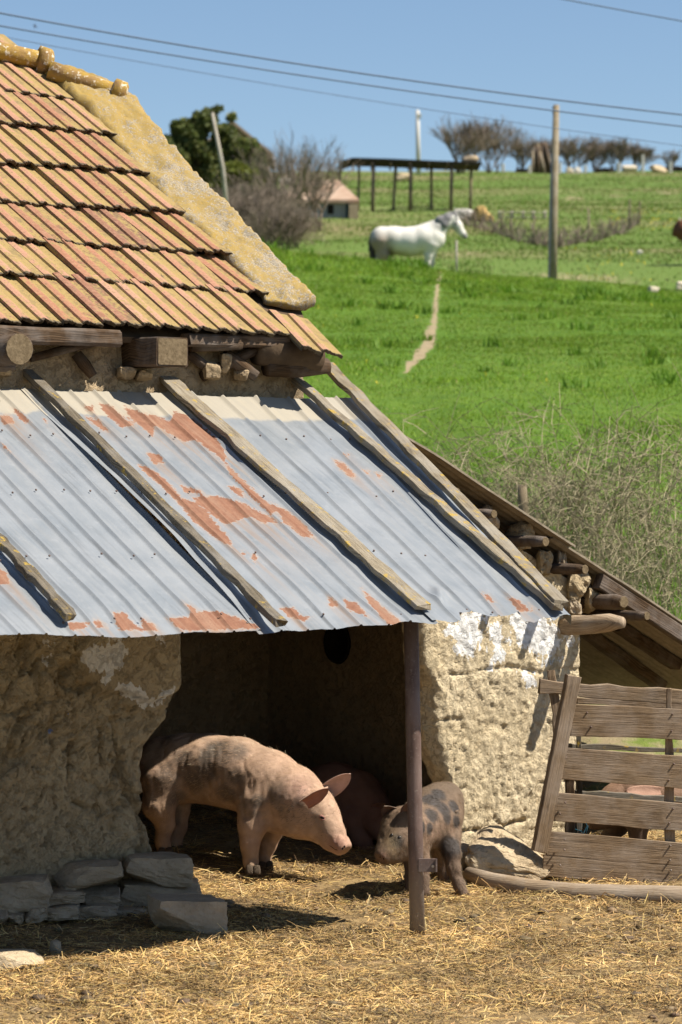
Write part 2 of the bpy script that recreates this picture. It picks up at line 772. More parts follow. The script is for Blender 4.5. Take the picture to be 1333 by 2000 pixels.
M['mud'] = mud("mud_plaster", (.55, .45, .29), (.61, .51, .345), (.43, .335, .205))
M['mud_grey'] = mud("grey_mud_plaster", (.35, .27, .165), (.44, .35, .22), (.17, .125, .07), white=(.72, .67, .60))
M['mud_dark'] = mud("plain_mud", (.36, .27, .165), (.44, .335, .21), (.24, .18, .11), wamt=False)  # brown mud without whitewash, for inner and upper walls

m, nt, b = mat("field_stone", .9, .15)
p = pos(nt)
a1, a2 = noise(nt, p, 6, 5, .6), noise(nt, p, 45, 5, .7)
c = mix(nt, ramp(nt, a1, (.35, 0), (.65, 1)), (.31, .245, .165), (.43, .35, .25))
c = mix(nt, ramp(nt, a2, (.52, 0), (.7, .7)), c, (.24, .185, .12))
base(nt, b, c)
bump(nt, b, mth(nt, 'ADD', a1, mth(nt, 'MULTIPLY', a2, .6)), .8, .02)
M['stone'] = m

m, nt, b = mat("sandy_rock", .9, .15)
p = pos(nt)
a1, a2 = noise(nt, p, 5, 5, .6), noise(nt, pos(nt, (1, 1, 1.6)), 30, 6, .7)
c = mix(nt, ramp(nt, a1, (.35, 0), (.65, 1)), (.47, .36, .225), (.56, .45, .30))
c = mix(nt, ramp(nt, a2, (.52, 0), (.7, .75)), c, (.22, .165, .10))
base(nt, b, c)
bump(nt, b, mth(nt, 'ADD', a1, a2), .9, .03)
M['rock'] = m

# clay tile with lichen
m, nt, b = mat("clay_tile", .85, .2)
p = pos(nt)
r = rnd(nt)
a1, a2, a3 = noise(nt, p, 5, 5, .6), noise(nt, p, 38, 6, .7), noise(nt, p, 110, 3, .7)
clay = ramp(nt, r, (.0, (.20, .095, .06)), (.25, (.31, .14, .08)), (.6, (.35, .18, .115)), (1, (.40, .235, .16)))
clay = mix(nt, ramp(nt, a2, (.42, 0), (.7, .7)), clay, (.38, .215, .14))
li = mth(nt, 'ADD', mth(nt, 'ADD', mth(nt, 'MULTIPLY', a1, .75), mth(nt, 'MULTIPLY', a2, 1.0)), mth(nt, 'MULTIPLY', mth(nt, 'SUBTRACT', r, .5), .16))
li = mth(nt, 'ADD', li, attr(nt, "groove"))
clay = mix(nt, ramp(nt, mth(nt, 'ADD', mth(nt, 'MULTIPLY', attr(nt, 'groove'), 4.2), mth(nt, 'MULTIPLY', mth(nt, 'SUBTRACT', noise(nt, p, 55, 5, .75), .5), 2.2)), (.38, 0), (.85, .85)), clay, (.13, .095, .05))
c = mix(nt, ramp(nt, li, (.87, 0), (.955, .85)), clay, mix(nt, a3, (.30, .20, .045), (.30, .235, .11)))
c = mix(nt, ramp(nt, noise(nt, p, 75, 5, .75), (.55, 0), (.64, .8)), c, (.115, .088, .05))
c = mix(nt, ramp(nt, mth(nt, 'ADD', noise(nt, p, 11, 5, .7), mth(nt, 'MULTIPLY', attr(nt, 'groove'), .35)), (.56, 0), (.72, .65)), c, (.15, .11, .06))
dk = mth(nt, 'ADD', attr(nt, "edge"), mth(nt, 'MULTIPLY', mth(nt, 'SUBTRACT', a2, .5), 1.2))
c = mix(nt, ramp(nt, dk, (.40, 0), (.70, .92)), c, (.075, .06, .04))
base(nt, b, c)
bump(nt, b, mth(nt, 'ADD', a2, mth(nt, 'MULTIPLY', a3, .5)), .45, .01)
M['tile'] = m

m, nt, b = mat("lichened_mortar", .95, .1)
p = pos(nt)
a1, a2, a3 = noise(nt, p, 4, 6, .65), noise(nt, p, 26, 6, .7), noise(nt, p, 120, 3, .7)
c = mix(nt, ramp(nt, a3, (.4, 0), (.62, 1)), (.17, .145, .11), (.38, .33, .25))
li = mth(nt, 'ADD', mth(nt, 'ADD', mth(nt, 'MULTIPLY', a1, .8), mth(nt, 'MULTIPLY', a2, .8)), mth(nt, 'ADD', attr(nt, "lichen"), mth(nt, 'MULTIPLY', mth(nt, 'SUBTRACT', noise(nt, p, 48, 5, .8), .5), 1.5)))
c = mix(nt, ramp(nt, li, (.78, 0), (.95, .95)), c, mix(nt, ramp(nt, a2, (.35, 0), (.65, 1)), (.33, .21, .04), (.28, .21, .085)))
base(nt, b, c)
bump(nt, b, mth(nt, 'ADD', a2, mth(nt, 'MULTIPLY', a3, .5)), .6, .015)
M['mortar'] = m

m, nt, b = mat("ridge_tile", .9, .15)
p = pos(nt)
a1, a2 = noise(nt, p, 9, 6, .65), noise(nt, p, 30, 6, .7)
c = mix(nt, ramp(nt, a1, (.40, 0), (.60, 1)), (.35, .225, .045), (.25, .155, .065))
c = mix(nt, ramp(nt, a2, (.56, 0), (.62, 1)), c, (.60, .53, .42))
base(nt, b, c)
bump(nt, b, a2, .7, .012)
M['ridge'] = m

# galvanised sheet with rust and a cream stain
m, nt, b = mat("galvanised_tin", .42, .5)
p = pos(nt)
a1, a2, a3 = noise(nt, p, 4, 5, .6), noise(nt, p, 22, 6, .65), noise(nt, p, 150, 3, .6)
cx = nd(nt, 'CombineXYZ')
lk(nt, mth(nt, 'MULTIPLY', attr(nt, 'su'), 26.0), cx.inputs[0])
lk(nt, mth(nt, 'MULTIPLY', attr(nt, 'sv'), 1.6), cx.inputs[1])
st = noise(nt, cx.outputs[0], 1.0, 5, .65)
zinc = mix(nt, ramp(nt, a1, (.35, 0), (.65, 1)), (.21, .23, .247), (.265, .28, .292))
zinc = mix(nt, ramp(nt, st, (.50, 0), (.72, .55)), zinc, (.31, .31, .30))
zinc = mix(nt, ramp(nt, st, (.30, .55), (.45, 0)), zinc, (.13, .135, .135))
zinc = mix(nt, ramp(nt, a2, (.55, 0), (.75, .5)), zinc, (.33, .34, .345))
rustc = mix(nt, ramp(nt, a2, (.35, 0), (.65, 1)), (.165, .068, .036), (.225, .105, .058))
rustc = mix(nt, ramp(nt, st, (.45, 0), (.7, .6)), rustc, (.30, .19, .125))
rustc = mix(nt, ramp(nt, a3, (.5, 0), (.7, .6)), rustc, (.13, .05, .028))
rn = mth(nt, 'MULTIPLY', mth(nt, 'SUBTRACT', noise(nt, p, 34, 6, .7), .5), .9)
rf = mth(nt, 'ADD', attr(nt, "rust"), rn)
crf = ramp(nt, mth(nt, 'ADD', attr(nt, "cream"), mth(nt, 'MULTIPLY', mth(nt, 'SUBTRACT', a1, .5), .9)), (.42, 0), (.62, .95))
c = mix(nt, crf, zinc, mix(nt, st, (.42, .37, .28), (.28, .26, .22)))
c = mix(nt, mth(nt, 'MULTIPLY', attr(nt, 'bleed'), ramp(nt, st, (.40, 0), (.60, .8))), c, (.27, .175, .11))
c = mix(nt, ramp(nt, rf, (.38, 0), (.49, .4)), c, (.30, .22, .16))
c = mix(nt, ramp(nt, rf, (.48, 0), (.54, 1)), c, rustc)
base(nt, b, c)
rgh = mth(nt, 'ADD', .38, mth(nt, 'MULTIPLY', ramp(nt, rf, (.42, 0), (.54, 1)), .5))
lk(nt, rgh, b.inputs["Roughness"])
mt = mth(nt, 'MULTIPLY', mth(nt, 'SUBTRACT', 1.0, ramp(nt, mth(nt, 'MAXIMUM', rf, crf), (.4, 0), (.54, 1))), .15)
lk(nt, mt, b.inputs["Metallic"])
bump(nt, b, mth(nt, 'ADD', a1, mth(nt, 'MULTIPLY', a2, .25)), .25, .02)
M['tin'] = m


def wood(name, c1, c2, dark, lichen=0.0, grain=1.0, rough=.85):
    m, nt, b = mat(name, rough, .15)
    v = uvs(nt, (1.2, 26, 1))
    g1 = noise(nt, v, 2.2, 6, .6, .35)
    v2 = uvs(nt, (3, 210, 1))
    g2 = noise(nt, v2, 1.5, 3, .6)
    v3 = uvs(nt, (3, 9, 1))
    kn = noise(nt, v3, 1.0, 4, .6)
    r = rnd(nt)
    c = mix(nt, ramp(nt, g1, (.32, 0), (.68, 1)), c1, c2)
    c = mix(nt, mth(nt, 'MULTIPLY', r, .45), c, tuple(x * .62 for x in c1))
    c = mix(nt, ramp(nt, g2, (.46, 0), (.62, .85)), c, dark)
    c = mix(nt, ramp(nt, kn, (.60, 0), (.72, .75)), c, tuple(x * .8 for x in dark))
    wr = noise(nt, pos(nt), 5, 4, .6)
    c = mix(nt, ramp(nt, wr, (.42, 0), (.68, .6)), c, tuple(.6 * x + .12 for x in c2))
    if lichen:
        ln = noise(nt, pos(nt), 16, 5, .7)
        c = mix(nt, ramp(nt, ln, (.62 - lichen * .1, 0), (.70 - lichen * .1, .9)), c, (.40, .27, .05))
    base(nt, b, c)
    bump(nt, b, mth(nt, 'ADD', mth(nt, 'MULTIPLY', g1, .6), g2), .8 * grain, .008)
    return m


M['batten'] = wood("weathered_batten", (.25, .205, .14), (.34, .29, .21), (.085, .065, .042), lichen=.5)
M['batten_dark'] = wood("dark_batten", (.12, .10, .07), (.20, .165, .115), (.045, .035, .024), lichen=.3)
M['fence_wood'] = wood("fence_board", (.25, .17, .098), (.34, .245, .155), (.085, .055, .032))
M['beam'] = wood("old_beam", (.085, .05, .026), (.125, .08, .045), (.032, .02, .011))
M['log'] = wood("stripped_log", (.38, .28, .18), (.48, .37, .255), (.18, .12, .07))
M['pole_wood'] = wood("pole_wood", (.24, .19, .12), (.34, .28, .19), (.13, .10, .06))
M['bark_pale'] = wood("pale_wood", (.40, .36, .29), (.48, .43, .35), (.22, .19, .15))

m, nt, b = mat("end_grain", .9, .1)
o = nd(nt, "TexCoord").outputs["Object"]
n1 = noise(nt, pos(nt), 40, 5, .7)
base(nt, b, mix(nt, ramp(nt, n1, (.35, 0), (.65, 1)), (.11, .08, .045), (.20, .15, .09)))
bump(nt, b, n1, .6, .008)
M['endgrain'] = m

m, nt, b = mat("rusty_steel", .62, .4)
p = pos(nt, (1, 1, .35))
a1, a2 = noise(nt, p, 18, 6, .65), noise(nt, pos(nt), 70, 5, .7)
c = mix(nt, ramp(nt, a1, (.38, 0), (.6, 1)), (.105, .065, .052), (.165, .115, .098))
c = mix(nt, ramp(nt, a2, (.58, 0), (.7, .7)), c, (.30, .25, .21))
zz = nd(nt, "SeparateXYZ")
lk(nt, pos(nt), zz.inputs[0])
c = mix(nt, ramp(nt, mth(nt, 'ADD', zz.outputs[2], mth(nt, 'MULTIPLY', mth(nt, 'SUBTRACT', a1, .5), .5)), (.12, .75), (.42, 0)), c, (.27, .235, .20))
base(nt, b, c)
b.inputs["Metallic"].default_value = .25
bump(nt, b, a2, .35, .004)
M['steel'] = m


def plain(name, c1, c2, scale=8, rough=.9, spec=.15, bmp=.5, tint=False, detail=5):
    m, nt, b = mat(name, rough, spec)
    p = pos(nt)
    a1 = noise(nt, p, scale, detail, .65)
    c = mix(nt, ramp(nt, a1, (.35, 0), (.65, 1)), c1, c2)
    if tint:
        c = mix(nt, 1.0, c, attr(nt, "tint", "Color"), 'MULTIPLY')
    base(nt, b, c)
    bump(nt, b, a1, bmp, .02)
    return m


M['sheet'] = plain("fibre_cement", (.20, .165, .12), (.28, .235, .175), 14)
M['white_metal'] = plain("white_flashing", (.62, .61, .58), (.5, .48, .44), 10)
M['deck'] = plain("dark_boards", (.07, .048, .03), (.11, .075, .045), 9)
M['twig'] = plain("dry_twig", (.235, .20, .125), (.34, .29, .185), 3)
M['twig_dark'] = plain("dark_twig", (.17, .135, .105), (.25, .20, .155), 3)
M['bark'] = plain("bark", (.11, .085, .06), (.17, .135, .10), 6)
M['leaf'] = plain("evergreen_leaf", (.9, .9, .9), (1, 1, 1), 4, tint=True, bmp=0)
M['concrete'] = plain("pale_concrete", (.50, .48, .44), (.58, .56, .52), 3)
M['dark_roof'] = plain("tarred_roof", (.018, .017, .013), (.035, .03, .022), 3)
M['far_tile'] = plain("far_tile", (.33, .21, .14), (.44, .33, .25), 1.6)
M['plaster'] = plain("blue_grey_plaster", (.22, .235, .26), (.30, .29, .27), 1.2)
M['tan_wall'] = plain("tan_wall", (.33, .25, .16), (.42, .33, .22), 1.0)
M['hay'] = plain("hay", (.42, .27, .10), (.52, .36, .16), 5)
M['tarp'] = plain("pale_tarp", (.60, .57, .52), (.5, .46, .40), 2)
M['wire'] = plain("black_cable", (.10, .13, .19), (.12, .15, .21), 2, bmp=0)
M['blue_twine'] = plain("blue_twine", (.012, .05, .075), (.02, .07, .10), 40)
M['limestone'] = plain("pale_stone", (.45, .39, .29), (.55, .48, .37), 4)
M['black'] = plain("dark_hole", (.012, .010, .008), (.02, .016, .012), 20)
M['yellow'] = plain("yellow_flower", (.65, .50, .03), (.7, .55, .05), 4, bmp=0)


def hide(name, spec=.25):
    m, nt, b = mat(name, .65, spec)
    p = pos(nt)
    a1, a2 = noise(nt, p, 18, 5, .6), noise(nt, pos(nt, (1.5, 1, 3)), 90, 4, .7)
    c = attr(nt, "tint", "Color")
    c = mix(nt, ramp(nt, a1, (.4, 0), (.7, .35)), c, mix(nt, 1.0, c, (.55, .48, .42), 'MULTIPLY'))
    c = mix(nt, ramp(nt, a2, (.5, 0), (.75, .35)), c, mix(nt, 1.0, c, (1.35, 1.3, 1.2), 'MULTIPLY'))
    base(nt, b, c)
    bump(nt, b, mth(nt, 'ADD', a1, a2), .45, .012)
    return m


M['hide'] = hide("animal_hide")
M['hair'] = M['straw']
m, nt, b = mat("eye", .15, .6)
base(nt, b, (.012, .009, .007))
M['eye'] = m
# ------------------------------------------------------------------ ground sheet
def build_ground():
    near = np.concatenate([np.arange(-60, 9, 6.0), np.arange(9, 12, .12), np.arange(12, 20.5, .035), np.arange(20.5, 30, .12), np.arange(30, 100, .45)])
    farD = np.concatenate([np.arange(100, 345, 2.2), [350, 370, 400, 450, 520, 620, 800, 1200, 2000, 4000]])
    D = np.concatenate([near, farD])
    nc = 231
    s = np.linspace(-1, 1, nc)
    s = np.sign(s) * (0.45 * np.abs(s) + 0.55 * np.abs(s) ** 3)
    hw = np.where(D < 20, 9.0, 9 + (D - 20) * .75)
    X = s[None, :] * hw[:, None]
    DD = np.repeat(D[:, None], nc, 1)
    Z = zg(X, DD)
    V = np.stack([X, DD, Z], -1).reshape(-1, 3)
    x, d = V[:, 0], V[:, 1]
    edge = fbm(V, .8, 3, 77) * .9
    De = d - 2.3 * (1 - sstep(x, .6, 1.7)) * (d < 26)
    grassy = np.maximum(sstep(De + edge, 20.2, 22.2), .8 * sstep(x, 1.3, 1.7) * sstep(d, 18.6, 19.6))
    farv = sstep(d + 8 * fbm(V, .03, 2, 5), 84, 98)
    px = CX + FPX * x / np.maximum(d, 5)
    # bare earth: foot path and worn patches on the hill
    pth = np.interp(d, PATH_D, PATH_PX)
    wid = np.interp(d, PATH_D, PATH_W)
    bare = np.clip(1.4 - np.abs(px - pth) / wid, 0, .62) * (d > PATH_D[0]) * (d < PATH_D[-1]) * 1.1
    bare = np.maximum(bare, .52 * np.exp(-((d - 96) / 7) ** 2 - ((px - 1130) / 240) ** 2))
    bare = np.maximum(bare, .55 * np.exp(-((d - 112) / 4) ** 2 - ((px - 900) / 160) ** 2))
    for (a, b_, r, w) in ((1120, 205, 12, 45), (1205, 212, 10, 40), (1310, 222, 9, 60), (740, 235, 14, 60), (690, 180, 8, 40)):
        bare = np.maximum(bare, .6 * np.exp(-((d - b_) / r) ** 2 - ((px - a) / w) ** 2))
    bare *= (d > 24)
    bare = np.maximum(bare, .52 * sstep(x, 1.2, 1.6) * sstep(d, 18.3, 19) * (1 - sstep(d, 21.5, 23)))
    F = grid_faces(len(D), nc)
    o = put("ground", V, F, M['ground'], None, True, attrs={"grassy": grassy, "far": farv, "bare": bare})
    o["kind"] = "structure"


PATH_D = np.array([41.5, 43, 46, 50, 55, 60, 66, 72, 78, 86])
PATH_PX = np.array([786, 805, 828, 842, 850, 848, 852, 858, 862, 850.])
PATH_W = np.array([6, 12, 16, 15, 12, 9, 7, 5, 3, 2.])
build_ground()


# ------------------------------------------------------------------ strips and blades
def blades(name, x, d, h, w, cols, material, lean=.35, z0=None, seed=3):
    """Bent two-segment blades standing on the ground."""
    r = np.random.default_rng(seed)
    n = len(x)
    z = zg(x, d) if z0 is None else z0
    yaw = r.uniform(0, 2 * np.pi, n)
    la = r.uniform(0, 2 * np.pi, n)
    ln = h * lean * r.uniform(.2, 1.6, n)
    dx, dy = np.cos(yaw) * w / 2, np.sin(yaw) * w / 2
    lx, ly = np.cos(la) * ln, np.sin(la) * ln
    P0 = np.stack([x, d, z - .02], -1)
    a = P0 + np.stack([dx, dy, 0 * dx], -1)
    b = P0 - np.stack([dx, dy, 0 * dx], -1)
    mpt = P0 + np.stack([lx * .35, ly * .35, h * .6], -1)
    c = mpt + np.stack([dx, dy, 0 * dx], -1) * .7
    e = mpt - np.stack([dx, dy, 0 * dx], -1) * .7
    t = P0 + np.stack([lx, ly, h * r.uniform(.8, 1.05, n)], -1)
    V = np.stack([a, b, c, e, t], 1).reshape(-1, 3)
    i = np.arange(n)[:, None] * 5
    F = np.concatenate([i + np.array([0, 1, 3]), i + np.array([0, 3, 2]), i + np.array([2, 3, 4])])
    C = np.repeat(cols, 5, 0)
    o = put(name, V, F, material, None, False, cols=C)
    o["kind"] = "stuff"
    return o


def pick(r, n, pal, wts):
    k = r.choice(len(pal), n, p=np.array(wts) / sum(wts))
    c = np.array(pal)[k]
    return c * r.uniform(.75, 1.25, (n, 1)) * r.uniform(.93, 1.07, (n, 3))


def build_grass():
    r = np.random.default_rng(5)
    n = 300000
    d = 23 + (88 - 23) * r.random(n) ** .85
    x = d * np.where(r.random(n) < .84, r.uniform(-.06, .135, n), r.uniform(-.16, .25, n))
    px = CX + FPX * x / d
    pth = np.interp(d, PATH_D, PATH_PX)
    wid = np.interp(d, PATH_D, PATH_W) * (d < 86) * (d > 41)
    pp = np.stack([x, d, 0 * x], -1)
    clump = fbm(pp, .55, 3, 61)
    keep = ((np.abs(px - pth + 9 * fbm(pp, .9, 2, 67)) > wid * r.uniform(.6, 1.7, n)) & (r.random(n) < .9 + .5 * clump)) & ~((d < 26) & (x < .9))
    x, d, clump = x[keep], d[keep], clump[keep]
    n = len(x)
    pp = np.stack([x, d, 0 * x], -1)
    tone = fbm(pp, .22, 3, 71)
    h = (.04 + .03 * r.random(n) + .045 * np.clip(clump, -.2, 1)) * (1 + .9 * np.exp(-((d - 78) / 7) ** 2))
    h = np.maximum(h, .05)
    w = np.maximum(.008, d * .00030) * r.uniform(.7, 1.4, n)
    c = pick(r, n, [(.185, .295, .02), (.15, .26, .018), (.225, .31, .034), (.11, .20, .016), (.30, .275, .10)], [4, 4, 2.4, 1.0, .5])
    c = c * (1 + .25 * tone[:, None])
    blades("meadow_grass", x, d, h, w, c, M['blade'], seed=8)
    # darker weed clumps in the meadow
    V, cc = [], []
    k = 160
    d0 = 24 + 60 * r.random(k) ** .8
    x0 = d0 * r.uniform(-.05, .13, k)
    big = np.exp(-((d0 - 77) / 6) ** 2)
    m_ = 26
    xs = np.repeat(x0, m_) + r.normal(0, 1, k * m_) * np.repeat(.10 + .12 * big, m_)
    ds = np.repeat(d0, m_) + r.normal(0, 1, k * m_) * np.repeat(.10 + .14 * big, m_)
    hs = np.repeat(.12 + .14 * r.random(k) + .16 * big, m_) * r.uniform(.6, 1.1, k * m_)
    c = pick(r, k * m_, [(.10, .20, .014), (.115, .22, .016), (.14, .25, .02)], [2, 2, 1])
    ok = ~((ds < 26) & (xs < .9))
    blades("meadow_weeds", xs[ok], ds[ok], hs[ok], np.maximum(.018, ds[ok] * .0006), c[ok], M['blade'], lean=.7, seed=9)
    # rougher grass beyond the crest
    n = 90000
    d = 88 + 200 * r.random(n) ** 1.5
    x = d * np.where(r.random(n) < .84, r.uniform(-.05, .13, n), r.uniform(-.15, .24, n))
    pp = np.stack([x, d, 0 * x], -1)
    px = CX + FPX * x / d
    f = fbm(pp, .06, 3, 91)
    keep = (r.random(n) < .75 + .6 * f) & ~((np.abs(d - 99) < 7) & (px > 960) & (r.random(n) < .75))
    x, d = x[keep], d[keep]
    n = len(x)
    c = pick(r, n, [(.13, .215, .028), (.11, .19, .025), (.17, .205, .05), (.23, .205, .085)], [3, 2, 2, 1])
    blades("far_grass", x, d, (.06 + .07 * r.random(n)), d * .0005 * r.uniform(.6, 1.4, n), c, M['blade'], seed=10)
    # yellow flowers scattered on the far field and the meadow
    n = 330
    d = np.concatenate([30 + 50 * r.random(40), 135 + 25 * r.random(220), 95 + 25 * r.random(70)])
    px = np.concatenate([620 + 700 * r.random(40), 1180 + 160 * r.random(220), 1080 + 200 * r.random(70)])
    x = (px - CX) * d / FPX
    blades("yellow_flowers", x, d, x * 0 + .07 + .05 * r.random(n), d * .0005, np.tile([[.6, .48, .03]], (n, 1)), M['straw'], seed=12)


def build_straw():
    r = np.random.default_rng(21)
    n = 250000
    d = 12.4 + 7.8 * r.random(n) ** 1.15
    x = r.uniform(-1, 1, n) * (.118 * d + .1)
    o_ = r.random(n) < .14
    d = np.where(o_, 10.3 + 8.5 * r.random(n), d)
    x = np.where(o_, r.normal(0, 2.0, n), x)
    pp = np.stack([x, d, 0 * x], -1)
    cl = fbm(pp, 1.6, 4, 33)
    keep = (r.random(n) < .82 + 1.3 * cl)
    x, d, cl = x[keep], d[keep], cl[keep]
    n = len(x)
    L = .018 + .085 * r.random(n) ** 2.4
    w = r.uniform(.0018, .0040, n)
    yaw = r.uniform(0, np.pi, n)
    pit = r.normal(0, .16, n)
    pit = np.where(r.random(n) < .03, r.uniform(.3, .9, n), pit)
    z = zg(x, d) + .004 + .018 * r.random(n) ** 2 + np.abs(np.sin(pit)) * L / 2
    dv = np.stack([np.cos(yaw) * np.cos(pit), np.sin(yaw) * np.cos(pit), np.sin(pit)], -1)
    sd = np.stack([-np.sin(yaw), np.cos(yaw), r.normal(0, .5, n)], -1)
    sd /= np.linalg.norm(sd, axis=1)[:, None]
    c0 = np.stack([x, d, z], -1)
    bend = np.stack([0 * x, 0 * x, .10 * L * r.uniform(-.3, 1, n)], -1)
    a0, a1, a2 = c0 - dv * L[:, None] / 2, c0 + bend, c0 + dv * L[:, None] / 2
    s_ = sd * w[:, None] / 2
    V = np.stack([a0 - s_, a0 + s_, a1 - s_, a1 + s_, a2 - s_, a2 + s_], 1).reshape(-1, 3)
    i = np.arange(n)[:, None] * 6
    F = np.concatenate([i + np.array([0, 1, 3, 2]), i + np.array([2, 3, 5, 4])])
    c = pick(r, n, [(.52, .345, .125), (.41, .262, .098), (.60, .445, .21), (.22, .145, .068), (.12, .085, .045)], [3.0, 3.2, .8, 2.4, 1.6])
    c = c * (1 + .75 * np.clip(fbm(np.stack([x, d, 0 * x], -1), 3.2, 4, 37), -.5, .5))[:, None]
    o = put("straw_litter", V, F, M['straw'], None, False, cols=np.repeat(c, 6, 0))
    o["kind"] = "stuff"


def build_clods():
    r = np.random.default_rng(44)
    V0, F0 = box_sphere(1)
    n = 900
    d = 12.6 + 4.6 * r.random(n)
    x = r.uniform(-1, 1, n) * (.115 * d)
    cl = fbm(np.stack([x, d, 0 * x], -1), 1.3, 3, 45)
    k = r.random(n) < .35 + 1.6 * cl
    x, d = x[k], d[k]
    n = len(x)
    sz = .008 + .022 * r.random(n) ** 2.5
    z = zg(x, d)
    U = V0 / np.linalg.norm(V0, axis=1)[:, None]
    X = U[None] * sz[:, None, None] * np.array([1.2, 1.1, .7]) * r.uniform(.75, 1.25, (n, len(U), 1))
    X = X + np.stack([x, d, z + sz * .35], -1)[:, None]
    F0 = np.array(F0)
    F = (np.arange(n)[:, None, None] * len(U) + F0[None]).reshape(-1, F0.shape[1])
    c = pick(r, n, [(.13, .09, .05), (.09, .062, .036), (.19, .135, .07)], [2, 1.5, 1])
    o = put("dung_clods", X.reshape(-1, 3), F, M['straw'], None, False, cols=np.repeat(c, len(U), 0))
    o["kind"] = "stuff"


# ------------------------------------------------------------------ picture-mask helper for stains with a shape of their own
def poly_mask(px, py, polys, soft, lo=0.0):
    """0.5 at the outline, more inside and less outside."""
    out = np.full(px.shape, -1e9)
    for poly in polys:
        Q = np.array(poly, float)
        inside = np.zeros(px.shape, bool)
        dm = np.full(px.shape, 1e9)
        for (x0, y0), (x1, y1) in zip(Q, np.roll(Q, -1, 0)):
            ex, ey = x1 - x0, y1 - y0
            t = np.clip(((px - x0) * ex + (py - y0) * ey) / (ex * ex + ey * ey + 1e-9), 0, 1)
            dm = np.minimum(dm, np.hypot(px - x0 - t * ex, py - y0 - t * ey))
            cr = (y0 > py) != (y1 > py)
            xi = x0 + (py - y0) / (y1 - y0 + 1e-9) * ex
            inside ^= cr & (px < xi)
        out = np.maximum(out, np.where(inside, dm, -dm))
    return np.clip(.5 + out / soft, lo, 1)


def sc(polys, s, ox, oy):
    return [[(x / s + ox, y / s + oy) for x, y in p] for p in polys]


# ------------------------------------------------------------------ the barn
BARN = thing("mud_barn", "old mud walled barn with lichened clay tile roof and rusty tin porch", "barn", W(0, 1.7, 0))
V_WALL = 1.65


def mud_wall(name, uL, uR, zb, zt, v0, thick, material, parent, disp, res=.014, side_n=10, rnd_=.06, white=(), blue=(), soft=26, side_amp=1.0):
    """A solid earthen wall: uL/uR give its ends at height t in 0..1, zb/zt its foot and top along s in 0..1; disp pushes the face out."""
    nz = max(4, int((np.mean(zt(np.linspace(0, 1, 5))) - np.mean(zb(np.linspace(0, 1, 5)))) / res))
    ncol = max(4, int(abs(uR(.5) - uL(.5)) / res))
    t = np.linspace(0, 1, nz + 1)
    s = np.linspace(0, 1, ncol + 1)
    T, S = np.meshgrid(t, s, indexing='ij')
    L, R = uL(T), uR(T)
    U = L + S * (R - L)
    Z = zb(S) + T * (zt(S) - zb(S))
    dl, dr = (U - L), (R - U)
    rl = np.where(dl < rnd_, rnd_ - np.sqrt(np.maximum(rnd_ ** 2 - (rnd_ - dl) ** 2, 0)), 0)
    rr_ = np.where(dr < rnd_, rnd_ - np.sqrt(np.maximum(rnd_ ** 2 - (rnd_ - dr) ** 2, 0)), 0)
    Vv = v0 + rl + rr_ - disp(U, Z)
    k = np.linspace(0, 1, side_n + 1)[1:]
    lu = np.repeat(L[:, :1], side_n, 1)
    lv = v0 + rnd_ + (thick - rnd_) * k[None, ::-1] + 0 * lu
    lz = np.repeat(Z[:, :1], side_n, 1)
    lp = np.stack([lu, lv, lz], -1)
    lu = lu - side_amp * (.03 * fbm(lp + 3, 4, 4, 91) + .015 * fbm(lp, 14, 3, 92))
    ru = np.repeat(R[:, -1:], side_n, 1)
    rv = v0 + rnd_ + (thick - rnd_) * k[None, :] + 0 * ru
    rz = np.repeat(Z[:, -1:], side_n, 1)
    rp = np.stack([ru, rv, rz], -1)
    ru = ru + side_amp * (.03 * fbm(rp + 3, 4, 4, 93) + .015 * fbm(rp, 14, 3, 94))
    UU = np.concatenate([lu, U, ru], 1)
    VV = np.concatenate([lv, Vv, rv], 1)
    ZZ = np.concatenate([lz, Z, rz], 1)
    X = Warr(UU, VV, ZZ)
    nc = X.shape[1]
    F = [tuple(q) for q in grid_faces(nz + 1, nc)]
    for i in range(nz):
        F.append((i * nc + nc - 1, i * nc, (i + 1) * nc, (i + 1) * nc + nc - 1))
    F.append(tuple(range(nc - 1, -1, -1)))
    F.append(tuple(nz * nc + j for j in range(nc)))
    X = X.reshape(-1, 3)
    px, py = proj(X)
    w = poly_mask(px, py, white, soft, -.9) if white else np.full(len(X), -1.0)
    bl = poly_mask(px, py, blue, 12, -.9) if blue else np.full(len(X), -1.0)
    return put(name, X, F, material, parent, True, attrs={"white": w, "blue": bl})


def lerp_px(tab, v, along_y=True):
    """Outline of a wall end from picture points (px, py): returns arrays z -> u on the plane v."""
    pts = [to_uv(on_v(a, b_, v)) for a, b_ in tab]
    z = np.array([p_[2] for p_ in pts])
    u = np.array([p_[0] for p_ in pts])
    o = np.argsort(z)
    return z[o], u[o]


WL_Z, WL_U = lerp_px([(352, 1180), (355, 1235), (357, 1330), (340, 1370), (332, 1400), (304, 1434), (293, 1450), (284, 1490), (290, 1555), (285, 1590),
                      (300, 1625), (308, 1660), (312, 1700), (316, 1740)], V_WALL)
left_top = lambda s: TIN_Z0 + TIN_T * (V_WALL - TIN_V0) - .10 + 0 * s
PATCH = sc([[(480, 210), (560, 120), (820, 100), (1125, 80), (1130, 480), (1060, 500), (900, 540), (740, 470), (620, 490), (520, 350)]], 3.174, 0, 1200)


